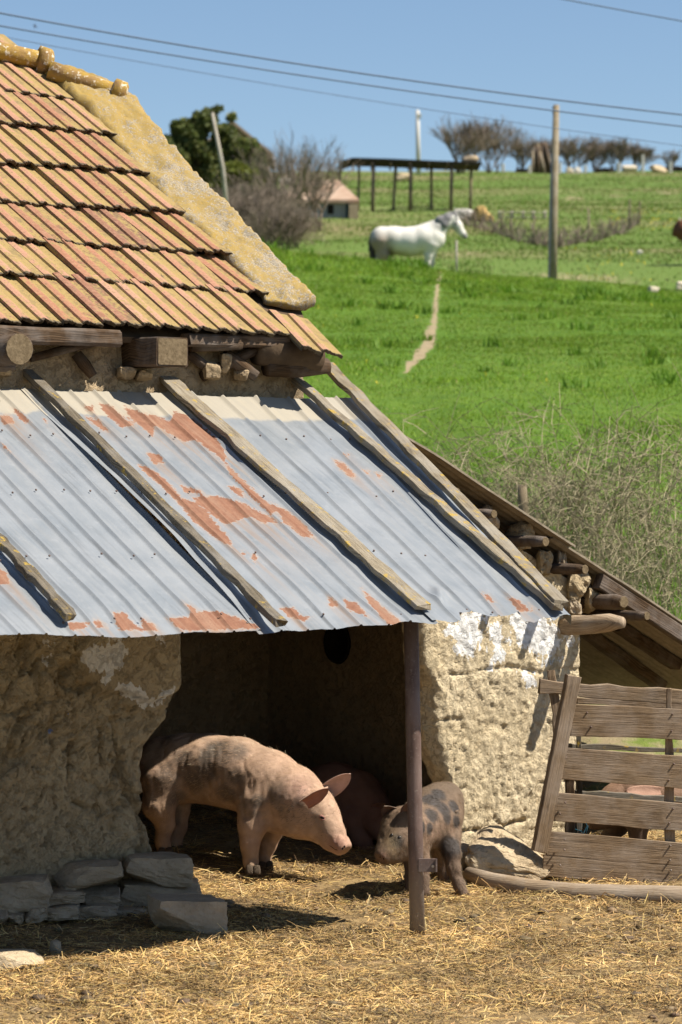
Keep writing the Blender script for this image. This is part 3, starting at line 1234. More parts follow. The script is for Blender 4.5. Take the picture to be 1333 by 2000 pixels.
def disp_left(U, Z):
    p_ = np.stack([U, Z, 0 * U], -1)
    d = .036 * fbm(p_, 2.2, 3, 101) + .022 * fbm(p_, 8, 4, 102, .62) + .012 * fbm(p_, 26, 3, 103, .6)
    px, py = proj(Warr(U, V_WALL + 0 * U, Z))
    pm = sstep(poly_mask(px, py, PATCH, 14) + .25 * fbm(p_, 22, 3, 104), .3, .7)
    d = d * (1 - .85 * pm) + pm * .030
    rid = ridged(p_ + .25 * np.stack([fbm(p_, 3, 2, 5), fbm(p_ + 7, 3, 2, 6), 0 * U], -1), 3.3, 2, 105)
    d -= (1 - pm) * .055 * sstep(rid, .84, .96)
    rid2 = ridged(p_ + .1 * np.stack([fbm(p_, 9, 2, 7), fbm(p_ + 7, 9, 2, 8), 0 * U], -1), 10, 2, 106)
    d -= (1 - pm) * .028 * sstep(rid2, .80, .95)
    wx, wy = U + .05 * fbm(p_, 5, 3, 107), Z + .05 * fbm(p_ + 5, 5, 3, 108)
    gap = cells(wx, wy, 6.5, 3)
    on = sstep(fbm(p_, 1.9, 2, 109), -.25, .15)
    d -= (1 - pm) * on * .030 * np.exp(-(gap / .012) ** 2)
    gap = cells(wx + .02 * fbm(p_, 16, 2, 110), wy * .8, 17, 5)
    d -= (1 - .8 * pm) * .014 * np.exp(-(gap / .006) ** 2) * sstep(fbm(p_ + 3, 3.1, 2, 119), -.3, .2)
    d -= .05 * np.exp(-((px - 30) / 60) ** 2 - ((py - 1270) / 40) ** 2)
    return d


WH_L = sc([[(490, 210), (600, 190), (750, 170), (830, 210), (760, 300), (700, 360), (620, 350), (560, 350), (500, 300)],
           [(710, 440), (820, 410), (890, 470), (930, 530), (1060, 460), (1070, 500), (1000, 540), (890, 580), (820, 540), (720, 490)],
           [(270, 160), (320, 160), (300, 190)], [(270, 250), (310, 260), (290, 320), (240, 310)], [(650, 110), (760, 100), (780, 160), (690, 160)],
           [(940, 110), (1020, 110), (1010, 180), (960, 160)], [(650, 390), (700, 400), (690, 430), (650, 415)]], 3.174, 0, 1200)
BL_L = sc([[(280, 705), (340, 715), (330, 742), (280, 738)], [(412, 590), (436, 590), (430, 650), (412, 645)]], 3.174, 0, 1200)
mud_wall("wall", lambda t: np.full_like(np.asarray(t, float), -3.1), lambda t: np.interp(-.05 + t * 2.6, WL_Z, WL_U),
         lambda s: -.06 + 0 * s, left_top, V_WALL, .42, M['mud_grey'], BARN, disp_left, white=WH_L, blue=BL_L, soft=34)

# lean-to roof plane (falls along u)
LEAN_P, LEAN_S, LEAN_V = W(1.22, 1.55, 2.474), .488, 1.52


def lean_z(u):
    return 2.474 - LEAN_S * (u - 1.22)


LEAN_N = (UDIR * LEAN_S + Vector((0, 0, 1))).normalized()


def on_lean(px, py, lift=0.0):
    return on_plane(px, py, LEAN_P + LEAN_N * lift, LEAN_N)


WR_Z, WR_U = lerp_px([(818, 1150), (822, 1230), (828, 1300), (846, 1345), (850, 1420), (858, 1470), (878, 1530), (884, 1600), (893, 1650), (897, 1700), (900, 1760)], V_WALL)
WR2_Z, WR2_U = lerp_px([(1139, 1150), (1141, 1230), (1142, 1300), (1138, 1400), (1130, 1600), (1120, 1750)], V_WALL)


def disp_right(U, Z):
    p_ = np.stack([U, Z, 0 * U + 4], -1)
    d = .015 * fbm(p_, 2.4, 3, 111) + .006 * fbm(p_, 9, 4, 112, .6) + .004 * fbm(p_, 45, 3, 118)
    fl = fbm(p_ * np.array([1.0, .7, 1]), 24, 4, 113, .6)
    d += .007 * sstep(fl, .0, .06)
    for zc, a in ((1.18, .02), (.92, .012), (.52, .018), (.30, .026)):
        wv = zc + .05 * fbm(p_, 3, 2, 114) + .015 * fbm(p_, 14, 2, 115)
        d -= a * np.exp(-((Z - wv) / .010) ** 2) * sstep(fbm(p_ + zc * 5, 2.6, 2, 116), -.15, .15)
    wx, wy = U + .04 * fbm(p_, 6, 3, 107) + .012 * fbm(p_, 20, 2, 108), Z + .05 * fbm(p_ + 5, 5, 3, 108)
    gap = cells(wx * 1.5, wy, 9, 6)
    d -= .011 * np.exp(-(gap / .006) ** 2) * sstep(fbm(p_ + 3, 4.5, 3, 119), .1, .4)
    d += .006 * sstep(fbm(p_ * np.array([1.3, .6, 1]), 30, 3, 121, .6), .1, .25)
    rid = ridged(p_ + .2 * np.stack([fbm(p_, 4, 2, 5), fbm(p_ + 7, 4, 2, 6), 0 * U], -1), 4.3, 2, 117)
    d -= .009 * sstep(rid, .90, .97)
    return d


WH_R = [[(900, 1195), (948, 1190), (950, 1228), (935, 1262), (925, 1285), (900, 1280), (885, 1262), (878, 1226)],
        [(985, 1195), (1068, 1200), (1092, 1235), (1088, 1290), (1050, 1288), (1022, 1272), (1000, 1236)],
        [(955, 1215), (990, 1215), (985, 1290), (960, 1300)], [(1015, 1310), (1045, 1312), (1040, 1330), (1016, 1328)], [(1098, 1240), (1128, 1235), (1118, 1262), (1102, 1262)]]
mud_wall("wall", lambda t: np.interp(-.05 + t * 2.3, WR_Z, WR_U), lambda t: np.interp(-.05 + t * 2.3, WR2_Z, WR2_U),
         lambda s: -.06 + 0 * s, lambda s: lean_z(1.45 + s * 1.27) - .10, V_WALL, .17, M['mud'], BARN, disp_right, res=.0115, white=WH_R, soft=60, side_amp=1.3)


def slab(name, pts, thick, n, material, parent, kind=None):
    """Flat panel with real thickness from corner points."""
    n = Vector(n).normalized() * thick
    k = len(pts)
    V = [tuple(p_) for p_ in pts] + [tuple(Vector(p_) + n) for p_ in pts]
    F = [tuple(range(k)), tuple(range(2 * k - 1, k - 1, -1))] + [(i, k + i, k + (i + 1) % k, (i + 1) % k) for i in range(k)]
    return put(name, V, F, material, parent)


# gable bit of wall left of the lean-to, lintel, inner walls, ceiling
bump_d = lambda U, Z: .03 * fbm(np.stack([U, Z, 0 * U], -1), 3, 4, 131) + .015 * fbm(np.stack([U, Z, 0 * U], -1), 13, 3, 132)
mud_wall("lintel", lambda t: np.full_like(np.asarray(t, float), -.5), lambda t: np.full_like(np.asarray(t, float), 1.52), lambda s: 2.27 + 0 * s,
         lambda s: np.minimum(2.62, lean_z(-.5 + 2.02 * s) - .03), V_WALL + .03, .4, M['mud_grey'], BARN, bump_d, res=.04)
mud_wall("back_wall", lambda t: np.full_like(np.asarray(t, float), -3.1), lambda t: np.full_like(np.asarray(t, float), 2.6), lambda s: -.05 + 0 * s,
         lambda s: 2.5 + 0 * s, 4.4, .3, M['mud_dark'], BARN, bump_d, res=.05)
slab("side_wall", [W(2.35, 1.98, -.05), W(2.35, 4.45, -.05), W(2.35, 4.45, 1.9), W(2.35, 1.98, 1.9)], .25, UDIR, M['mud_dark'], BARN)
slab("side_wall", [W(-3.1, 1.98, -.05), W(-3.1, 4.45, -.05), W(-3.1, 4.45, 3), W(-3.1, 1.98, 3)], -.25, UDIR, M['mud_dark'], BARN)
slab("ceiling", [W(-3.1, 2.0, 2.5), W(1.15, 2.0, 2.5), W(1.15, 4.6, 2.5), W(-3.1, 4.6, 2.5)], .05, (0, 0, 1), M['deck'], BARN)
# upper wall seen between tin and tiles
mud_wall("upper_wall", lambda t: np.full_like(np.asarray(t, float), -3.1), lambda t: np.full_like(np.asarray(t, float), .80), lambda s: 2.45 + 0 * s,
         lambda s: 3.05 + 0 * s, 1.93, .35, M['mud_dark'], BARN, lambda U, Z: .05 * fbm(np.stack([U, Z, 0 * U], -1), 3, 4, 141) + .02 * fbm(np.stack([U, Z, 0 * U], -1), 12, 3, 142), res=.02,
         white=[[(400, 695), (440, 690), (445, 735), (400, 735)], [(85, 690), (140, 690), (160, 730), (90, 730)]], soft=50)
# gable end of the main house above the lean-to
slab("gable_wall", [W(.80, 2.0, 2.4), W(.80, 6.6, 2.4), W(.80, 5.6, 4.1), W(.80, 4.0, 4.3)], -.25, UDIR, M['mud_grey'], BARN)

# dark round vent hole in the inner wall
c = on_plane(661, 1256, W(2.345, 0, 0), UDIR)
rings = [np.array([tuple(c + VDIR * (math.cos(a) * r) + Vector((0, 0, 1)) * (math.sin(a) * r) + UDIR * q) for a in np.linspace(0, 2 * math.pi, 22)[:-1]])
         for r, q in ((.135, -.004), (.128, -.02), (.112, -.012), (.108, -.003))]
V, F = rings_geo(rings)
put("vent_hole", V, F, M['black'], BARN, True)

# foundation stones
for i, (x0, y0, x1, y1) in enumerate([(105, 1680, 238, 1732), (238, 1664, 375, 1727), (-14, 1708, 99, 1776), (68, 1732, 163, 1760), (160, 1730, 235, 1762), (233, 1714, 390, 1769),
                                      (43, 1762, 93, 1792), (90, 1760, 154, 1788), (151, 1758, 228, 1786), (-24, 1772, 17, 1798), (13, 1776, 46, 1797), (224, 1766, 286, 1790)]):
    dd = on_v((x0 + x1) / 2, (y0 + y1) / 2, 1.50 if y0 > 1750 else 1.56).y
    rock("foundation_stone", x0 - 5, y0 + 2, x1 + 6, y1 + 3, dd, .34, M['stone'], BARN, seed=200 + i, yaw=.12 + .1 * math.sin(i * 2.3), tilt=-.03 + .05 * math.sin(i * 1.7), n=11, round_=.26, rough=.17, cuts=2)

# ---- tin porch roof
tin_bounds = [((-150, 1230), (-610, 735)), ((500, 1226), (-4, 722)), ((842, 1218), (328, 735)), ((1020, 1206), (566, 737)), ((1117, 1203), (636, 735))]
TB = []
for lo, hi in tin_bounds:
    a, b_ = to_uv(on_tin(*lo)), to_uv(on_tin(*hi))
    TB.append((a[0], b_[0]))
V_TOP = [1.86, 1.86, 1.84, 1.84]
RUST = sc([[(435, 275), (500, 300), (545, 310), (600, 330), (610, 300), (590, 285), (660, 310), (720, 350), (770, 400), (795, 450), (790, 475), (740, 430), (690, 395), (640, 400), (590, 365), (545, 345), (540, 385), (500, 350), (460, 320)],
           [(785, 460), (830, 510), (880, 560), (940, 615), (985, 640), (950, 655), (900, 610), (850, 560), (805, 510)],
           [(485, 480), (540, 500), (600, 550), (640, 600), (680, 610), (720, 640), (760, 690), (800, 730), (820, 770), (770, 750), (720, 710), (680, 680), (650, 640), (610, 600), (560, 550), (510, 510)],
           [(635, 555), (700, 570), (720, 588), (650, 578)],
           [(675, 598), (760, 592), (840, 610), (900, 640), (1000, 690), (920, 684), (880, 664), (830, 682), (790, 692), (740, 655)],
           [(955, 615), (1020, 650), (1070, 690), (1110, 740), (1060, 730), (1000, 685)], [(800, 555), (850, 565), (855, 600), (820, 578)],
           [(345, 265), (390, 275), (430, 310), (475, 345), (430, 352), (380, 312)], [(300, 310), (350, 325), (385, 365), (360, 362), (320, 332)],
           [(515, 440), (560, 445), (580, 475), (545, 482)], [(295, 272), (330, 275), (332, 297), (305, 292)], [(0, 310), (40, 306), (50, 336), (10, 342)],
           [(40, 280), (80, 300), (110, 335), (80, 332)], [(-10, 840), (20, 860), (40, 900), (-10, 904)], [(395, 1000), (440, 1003), (470, 1040), (500, 1064), (420, 1064)],
           [(500, 1020), (550, 1050), (565, 1066), (500, 1066)], [(585, 1020), (660, 1018), (690, 998), (780, 998), (860, 1030), (930, 1058), (640, 1066)],
           [(985, 985), (1030, 983), (1060, 1013), (1100, 1018), (1070, 1034), (1010, 1014)], [(1155, 948), (1182, 958), (1195, 985), (1165, 977)], [(1212, 962), (1252, 964), (1300, 1022), (1240, 994)],
           [(640, 962), (694, 990), (680, 1002)], [(1270, 912), (1335, 988), (1335, 1004), (1298, 970)], [(240, 1038), (320, 1036), (300, 1058), (245, 1064)], [(325, 1018), (384, 1050), (340, 1058)],
           [(890, 790), (906, 800), (900, 830), (884, 812)], [(846, 786), (870, 790), (862, 800)], [(150, 318), (172, 328), (168, 342)], [(0, 405), (20, 415), (40, 440), (20, 432)]], 1.80, 0, 640)
RUST += sc([[(20, 378), (60, 393), (100, 430), (106, 456), (80, 442), (40, 407)], [(575, 878), (612, 893), (642, 932), (600, 908)], [(665, 883), (722, 913), (772, 952), (720, 953)],
            [(60, 903), (102, 923), (132, 952), (80, 948)], [(130, 868), (202, 928), (292, 1002), (230, 1003), (170, 932)], [(178, 428), (207, 434), (200, 452)], [(0, 893), (22, 903), (42, 937), (10, 932)],
            [(755, 918), (782, 940), (760, 938)], [(130, 415), (160, 425), (150, 436)], [(60, 355), (85, 362), (80, 374)]], 1.9235, 640, 700)


def tin_sheet(i):
    (ul0, ut0), (ul1, ut1) = TB[i], TB[i + 1]
    nribs = max(2, round((ul1 - ul0) / .148))
    prof = [(0, 0), (.10, .001), (.30, .0), (.40, .003), (.55, .0), (.70, .001), (.84, 0), (.875, .012), (.925, .0125), (.975, 0)]
    S, H = [], []
    for r in range(nribs):
        for f, h in prof:
            S.append((r + f) / nribs)
            H.append(h)
    S.append(1.0)
    H.append(0.0)
    S, H = np.array(S), np.array(H)
    nv = 92
    T = np.linspace(0, 1, nv)
    Tg, Sg = np.meshgrid(T, S, indexing='ij')
    ov = .035 if i < 3 else 0.0
    ub = ul0 + Sg * (ul1 + ov - ul0)
    ut = ut0 + Sg * (ut1 + ov - ut0)
    Ug = ub + Tg * (ut - ub)
    p2 = np.stack([Ug, Tg * 2, 0 * Ug + i], -1)
    ve = TIN_V0 + .022 * fbm(np.stack([Sg * 6, 0 * Sg + i, 0 * Sg], -1), 1.0, 2, 151) + (.015 if i == 3 else 0)
    if i == 2:
        ve = ve + .07 * sstep(Sg, .28, .36)
    Vg = ve + Tg * (V_TOP[i] + .015 * fbm(p2, 2.0, 2, 153) - ve)
    lift = H[None, :] * (1 - .35 * sstep(Tg, .07, .0)) + .004 * i + .010 * fbm(p2, 1.6, 3, 155) + .004 * fbm(p2, 6, 2, 156)
    lift += .028 * sstep(Tg, .12, 0) * fbm(np.stack([Sg * 5 + 3 * i, 0 * Sg, 0 * Sg], -1), 1.0, 2, 157)
    lift += .03 * np.exp(-((Sg - .30) / .10) ** 2 - ((Tg - .085) / .02) ** 2) * (i == 2)
    if i == 1:
        lift += .038 * sstep(Sg, .10, 0) * np.exp(-((Tg - .45) / .30) ** 2)
    if i == 3:
        lift += -.06 * sstep(Sg, .90, 1.0) * sstep(Tg, .16, 0.0)
    X = Warr(Ug, Vg, TIN_Z0 + TIN_T * (Vg - TIN_V0)) + np.array(TIN_N) * lift[..., None]
    X = X.reshape(-1, 3)
    px, py = proj(X)
    rust = poly_mask(px, py, RUST, 22)
    rg = rust.reshape(nv, len(S))
    bl_ = rg.copy()
    for t_ in range(nv - 2, -1, -1):
        bl_[t_] = np.maximum(rg[t_], bl_[t_ + 1] * .945)
    bl_ = sstep(bl_, .1, .9)
    cream = np.clip(sstep(Tg, .83, .93) - .35 * sstep(Sg, .9, 1), 0, 1).ravel() * .95
    F = grid_faces(nv, len(S))
    put("tin_sheet", X, F, M['tin'], BARN, False, attrs={"rust": rust, "cream": cream, "bleed": bl_.ravel(), "su": Ug.ravel(), "sv": Vg.ravel()})


for i in range(4):
    tin_sheet(i)
nh = MB()
rr = random.Random(77)
for v in (-.30, .22, .80, 1.38):
    for k in range(26):
        u = -2.3 + k * .148 + rr.uniform(-.012, .012)
        if u > .72 + .08 * v or rr.random() < .3:
            continue
        q = W(u, v + rr.uniform(-.03, .03), 0)
        c = Vector((q.x, q.y, TIN_Z0 + TIN_T * (to_uv(q)[1] - TIN_V0))) + TIN_N * .022
        nh.tube([c - TIN_N * .012, c - TIN_N * .006, c - TIN_N * .004], [.005, .0055, .003], 7)
o = nh.build("nail_heads", M['steel'], BARN, True)
o["kind"] = "stuff"


def batten(a, b_, w, t, mtl, seed, name="batten", lift=.03, w2=None, wob=.008, bow=0.0):
    A, B = on_tin(*a, lift + t / 2), on_tin(*b_, lift + t / 2)
    V, F, uv = bar_geo(A, B, w, t * .75, TIN_N, 22, .07, wob, seed, w2, bow, ragged=.03)
    return put(name, V, F, mtl, BARN, False, uv=uv)


batten((-60, 990), (140, 1206), .055, .045, M['batten_dark'], 1)
batten((40, 712), (550, 1218), .058, .045, M['batten_dark'], 2)
batten((300, 716), (828, 1186), .105, .035, M['batten'], 3, w2=.085, wob=.012)
batten((556, 722), (1090, 1186), .062, .045, M['batten'], 4)
batten((638, 712), (1098, 1180), .085, .04, M['batten'], 5, lift=.05)
# rafters and eave pole under the tin
for u in (-2.4, -1.5, -.6, .15):
    A, B = W(u, TIN_V0 + .26, TIN_Z0 - .075 + TIN_T * .26), W(u, 1.66, TIN_Z0 - .075 + TIN_T * (1.66 - TIN_V0))
    V, F, uv = tube_geo([A, A.lerp(B, .5), B], .04, 8, .06, int(u * 10) + 50)
    put("rafter", V, F, M['beam'], BARN, True, uv=uv)
A, B = W(-2.6, -.03, TIN_Z0 + TIN_T * .37 - .13), W(.12, .0, TIN_Z0 + TIN_T * .40 - .14)
V, F, uv = tube_geo([A, A.lerp(B, .3), A.lerp(B, .7), B], .035, 8, .06, 61)
put("eave_pole", V, F, M['beam'], BARN, True, uv=uv)
A, B = on_tin(470, 684, -.05), on_tin(575, 770, -.05)
V, F, uv = bar_geo(A, B, .12, .10, TIN_N, 4, .1, .004, 71)
put("rafter", V, F, M['beam'], BARN, uv=uv)

# steel post with its bracket
top = P(803, 1205, 15.27)
foot = P(816, 1835, 15.27)
V, F, uv = tube_geo([foot, foot.lerp(top, .33), foot.lerp(top, .66), top], [.038, .037, .038, .037], 20, .012, 5)
post = put("support_post", V, F, M['steel'], BARN, True, uv=uv)
br = MB()
br.bar(P(818, 1690, 15.235), P(853, 1690, 15.235), .066, .010, (0, 1, 0), 1, .1)
br.bar(P(853, 1690, 15.21), P(853, 1690, 15.29), .066, .008, (1, 0, 0), 1, .1)
br.build("bracket", M['steel'], post)
V, F, uv = tube_geo([P(846, 1692, 15.222), P(846, 1692, 15.232)], .0075, 10)
put("bolt_hole", V, F, M['limestone'], post)

# ---- beams under the tile eave
c0 = on_v(38, 682, 1.60)
V, F, uv = tube_geo([c0, c0 + VDIR * .25 + Vector((0, 0, .005)), c0 + VDIR * .6], [.083, .086, .09], 14, .04, 81)
bm = put("beam", V, F, M['beam'], BARN, True, uv=uv)
V, F, uv = tube_geo([c0 - VDIR * .004, c0 + VDIR * .001], .080, 14, .02, 82)
put("end_grain", V, F, M['endgrain'], bm)
c0 = on_v(337, 687, 1.60)
V, F, uv = bar_geo(c0, c0 + VDIR * .75 + Vector((0, 0, .01)), .20, .155, (0, 0, 1), 6, .05, .008, 83)
bm = put("beam", V, F, M['beam'], BARN, uv=uv)
V, F, uv = bar_geo(c0 - VDIR * .004, c0 + VDIR * .001, .185, .14, (0, 0, 1), 1, .05)
put("end_grain", V, F, M['endgrain'], bm)
for k, (a, b_, v, w, t) in enumerate([((-60, 650), (232, 662), 1.74, .075, .09), ((362, 664), (560, 668), 1.80, .06, .07), ((-60, 700), (20, 705), 1.84, .1, .12)]):
    A, B = on_v(*a, v), on_v(*b_, v)
    V, F, uv = bar_geo(A, B, w, t, (0, 0, 1), 6, .2, .008, 90 + k, ragged=.03)
    put("beam", V, F, M['beam'], BARN, uv=uv)
A, B = on_v(500, 684, 1.86), on_v(622, 698, 1.80)
V, F, uv = tube_geo([A, A.lerp(B, .5), B], [.085, .088, .085], 12, .06, 95)
bm = put("beam", V, F, M['deck'], BARN, True, uv=uv)
A, B = on_v(368, 690, 1.88), on_v(420, 728, 1.86)
V, F, uv = tube_geo([A, B], [.03, .028], 8, .06, 96)
put("beam", V, F, M['beam'], BARN, True, uv=uv)

for k, (a, b_, v, r) in enumerate([((60, 700), (190, 668), 1.90, .022), ((395, 735), (520, 672), 1.89, .03), ((150, 690), (182, 735), 1.90, .03), ((440, 690), (500, 735), 1.87, .035),
                                     ((372, 676), (470, 672), 1.84, .035), ((520, 720), (640, 716), 1.84, .05)]):
    A, B = on_v(*a, v), on_v(*b_, v - .04)
    V, F, uv = tube_geo([A, A.lerp(B, .5), B], [r, r * 1.1, r * .9], 8, .14, 400 + k)
    put("rough_timber", V, F, M['beam'], BARN, True, uv=uv)
for k, (x0, y0, x1, y1) in enumerate([(225, 716, 268, 742), (262, 722, 300, 745), (392, 706, 432, 742), (425, 690, 455, 730), (455, 715, 490, 745), (-10, 706, 30, 735)]):
    rock("wall_stone", x0, y0, x1, y1, on_v(x0, y0, 1.90).y, .12, M['mud_dark'], BARN, seed=470 + k, n=5, round_=.45, rough=.18, cuts=3)

# ---- tile roof
ROW_Y = [630, 541, 467, 392, 318, 245, 180, 112]
ROW_V = [to_uv(on_tile(0, y, .02))[1] for y in ROW_Y]
ROW_RPX = [(560, 640), (524, 583), (434, 494), (345, 417), (276, 341), (214, 262), (124, 188), (60, 120)]
outer = [(160, 160), (226, 186), (262, 214), (297, 262), (330, 300), (365, 330), (400, 375), (450, 425), (500, 475), (545, 520), (590, 568), (618, 592), (600, 600)]
inner = [(60, 128), (118, 172), (150, 205), (190, 240), (215, 272), (270, 335), (315, 380), (345, 418), (395, 460), (430, 492), (490, 553), (524, 586), (560, 594)]
ridge_a, ridge_b = on_tile(-160, 48, .03), on_tile(236, 178, .03)
deck = MB()
pts = [on_tile(-420, 640, -.05)] + [on_tile(612, 668, -.05)] + [on_tile(x - 14, y, -.05) for x, y in outer[:0:-1]] + [on_tile(-160, 52, -.05), on_tile(-560, 20, -.05)]
k = len(pts)
Vd = [tuple(p_) for p_ in pts] + [tuple(p_ - TILE_N * .035) for p_ in pts]
Fd = [tuple(range(k)), tuple(range(2 * k - 1, k - 1, -1))] + [(i, k + i, k + (i + 1) % k, (i + 1) % k) for i in range(k)]
ROOF = put("tile_roof", Vd, Fd, M['deck'], BARN)
# rear slope
ru, rv, rz = to_uv(on_tile(-160, 52, -.05))
slab("rear_roof", [W(-3.3, rv, rz), W(ru + .1, rv, rz), W(ru + 1.0, rv + 2.0, rz - 1.5), W(ru + 1.0, rv + 2.6, rz - 1.75), W(-3.3, rv + 2.6, rz - 1.75)], -.05, (0, .6, 1), M['far_tile'], BARN)

TW = .254
PROF = [(0, 0), (.005, .015), (.030, .018), (.050, .016), (.064, .008), (.082, .002), (.120, .001), (.126, .013), (.150, .016), (.170, .013), (.184, .006), (.205, .002), (.25, .001)]


def fine(prof, n):
    q = np.array(prof)
    x = np.unique(np.concatenate([q[:, 0], np.linspace(0, q[-1, 0], n)]))
    return list(zip(x, np.interp(x, q[:, 0], q[:, 1])))


PROF = fine(PROF, 22)


def tile_mesh(L, seed):
    rr = random.Random(seed)
    chip = [(.03 if rr.random() < .08 else 0) for _ in range(40)]
    ys = [0, .010, .035, L]
    V, E, G = [], [], []
    for yi, y in enumerate(ys):
        for (x, z) in PROF:
            jag = (rr.random() - .5) * .014 + chip[len(V) % len(PROF)] * .4 if yi < 2 else 0
            V.append((x, y + jag, z + .027 * (1 - y / L) + (rr.random() - .5) * (.007 if yi == 0 else .0008)))
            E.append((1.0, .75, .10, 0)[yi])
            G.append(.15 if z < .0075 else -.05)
    n = len(PROF)
    F = [tuple(q) for q in grid_faces(len(ys), n)]
    b0 = len(V)
    for i, (x, z) in enumerate(PROF):
        V.append((x, V[i][1] + .006, V[i][2] - .012 - (rr.random() * .011)))
        E.append(1.0)
        G.append(0)
    for i in range(n - 1):
        F.append((b0 + i, b0 + i + 1, i + 1, i))
    c0_ = len(V)
    V += [(0, L, -.012), (PROF[-1][0], L, -.012)]
    E += [0, 0]
    G += [0, 0]
    F.append((c0_, c0_ + 1) + tuple(b0 + i for i in range(n - 1, -1, -1)))
    F.append(tuple([b0, 0, n, 2 * n, 3 * n, c0_]))
    F.append(tuple([n - 1, b0 + n - 1, c0_ + 1, 4 * n - 1, 3 * n - 1, 2 * n - 1]))
    return mesh_from("tile", V, F, False, {"edge": E, "groove": G})


TILES = {}
base_rot = Matrix((UDIR, TILE_UP, TILE_N)).transposed()
rr = random.Random(4)
barn_base = world_loc(ROOF)
for r_, v in enumerate(ROW_V):
    vn = ROW_V[r_ + 1] if r_ + 1 < len(ROW_V) else v + .36
    L = (vn - v) * math.sqrt(1 + TILE_T ** 2) * 1.13
    uend = to_uv(on_tile(*ROW_RPX[r_], .02))[0] + (.06 if r_ else -.02)
    u = uend - TW
    umin = to_uv(on_tile(-130, ROW_Y[r_], 0))[0]
    j = 0
    while u > umin:
        key = (r_, rr.randrange(3))
        if key not in TILES:
            TILES[key] = tile_mesh(L, r_ * 10 + key[1])
        o = bpy.data.objects.new("tile", TILES[key])
        if not o.data.materials:
            o.data.materials.append(M['tile'])
        COL.objects.link(o)
        o.parent = ROOF
        sag = -.012 * math.sin(u * 2.1 + r_) + rr.uniform(-.004, .004)
        lift_r = 0
        if r_ == 0:
            lift_r = .05 * max(0, (u - .15) / .5) ** 1.5
        loc = W(u, v + rr.gauss(0, .007), TILE_Z0 + TILE_T * (v - TILE_V0)) + TILE_N * (.004 + sag + lift_r)
        o.location = loc - barn_base
        rot = Matrix.Rotation(rr.gauss(0, .010), 3, TILE_N) @ Matrix.Rotation(rr.gauss(0, .007), 3, UDIR) @ base_rot
        o.rotation_euler = rot.to_euler()
        u -= TW * rr.uniform(.985, 1.0)
        j += 1
# two loose tiles slipping off the corner of the bottom row
for (px, py, yaw, dz) in ((588, 688, -.26, -.005),):
    o = bpy.data.objects.new("tile", TILES[(0, 0)] if (0, 0) in TILES else TILES[(0, 1)])
    COL.objects.link(o)
    o.parent = ROOF
    o.location = on_tile(px, py, .03) + TILE_N * dz - barn_base
    o.rotation_euler = (Matrix.Rotation(yaw, 3, TILE_N) @ Matrix.Rotation(-.08, 3, UDIR) @ base_rot).to_euler()


def resample(poly, n):
    Q = np.array(poly, float)
    s = np.concatenate([[0], np.cumsum(np.hypot(*np.diff(Q, axis=0).T))])
    t = np.linspace(0, s[-1], n)
    return np.stack([np.interp(t, s, Q[:, 0]), np.interp(t, s, Q[:, 1])], -1)


def mortar():
    n, k = 110, 22
    A, B = resample(inner, n), resample(outer, n)
    rows = []
    for i in range(n):
        a, b_ = np.array(on_tile(*A[i], 0)), np.array(on_tile(*B[i], 0))
        rows.append(a + (b_ - a) * np.linspace(0, 1, k)[:, None])
    X = np.array(rows)
    nz = fbm(X, 5, 5, 171)
    nz2 = fbm(X, 28, 4, 172)
    t = np.linspace(0, 1, k)[None, :]
    jag = fbm(X, 11, 4, 173, .65)[:, :1] * .07
    prof = np.minimum(1, (t + .02) / .10) * np.minimum(1, (1.02 - t) / .07)
    lift = (.075 * prof ** .5) * np.linspace(1, .32, n)[:, None] + (.035 * nz + .02 * fbm(X, 12, 3, 176)) * prof + .017 * nz2 * np.minimum(1, prof * 2) + .006 * fbm(X, 60, 3, 175) - .012 + .03 * sstep(t, .3, 1) * prof
    crack = ridged(X, 4.0, 2, 174)
    lift -= .025 * sstep(crack, .92, .98) * sstep(t, .5, .05)
    cross = X[:, -1:] - X[:, :1]
    X = X + np.array(TILE_N) * lift[..., None] + cross * (jag[..., None] * (1 - t[..., None]) * 1.1 + .8 * jag[::-1][..., None] * t[..., None])
    lich = .22 - .16 * np.linspace(0, 1, n)[:, None] - .06 * t + 0 * nz
    V = X.reshape(-1, 3)
    F = [tuple(q) for q in grid_faces(n, k, True)]
    # underside
    b0 = len(V)
    low = np.concatenate([X[:, 0] - np.array(TILE_N) * .03, X[:, -1] - np.array(TILE_N) * .03])
    for i in range(n - 1):
        F.append((i * k, b0 + i, b0 + i + 1, (i + 1) * k))
        F.append((i * k + k - 1, (i + 1) * k + k - 1, b0 + n + i + 1, b0 + n + i))
        F.append((b0 + i, b0 + n + i, b0 + n + i + 1, b0 + i + 1))
    F.append(tuple(range(k)) + (b0 + n, b0))
    F.append(tuple((n - 1) * k + j for j in range(k - 1, -1, -1)) + (b0 + n - 1, b0 + 2 * n - 1))
    put("mortar_verge", np.concatenate([V, low]), F, M['mortar'], ROOF, True, attrs={"lichen": np.concatenate([lich.ravel(), np.zeros(2 * n)])})


mortar()


def ridge_tile(a, b_, r0, r1, collar=True, seed=0):
    A, B = on_tile(*a, .065), on_tile(*b_, .065)
    V, F, uv = tube_geo([A, A.lerp(B, .3), A.lerp(B, .7), B], [r0, r0 * 1.02, r1 * .98, r1], 16, .035, seed)
    t = put("ridge_tile", V, F, M['ridge'], ROOF, True, uv=uv)
    if collar:
        d = (B - A).normalized()
        V, F, uv = tube_geo([B - d * .055, B - d * .045, B + d * .03, B + d * .045], [r1 * 1.15, r1 * 1.55, r1 * 1.5, r1 * 1.05], 16, .05, seed + 1)
        put("collar", V, F, M['ridge'], t, True)


ridge_tile((-170, 60), (88, 121), .066, .060, True, 181)
ridge_tile((95, 137), (234, 183), .062, .056, True, 183)

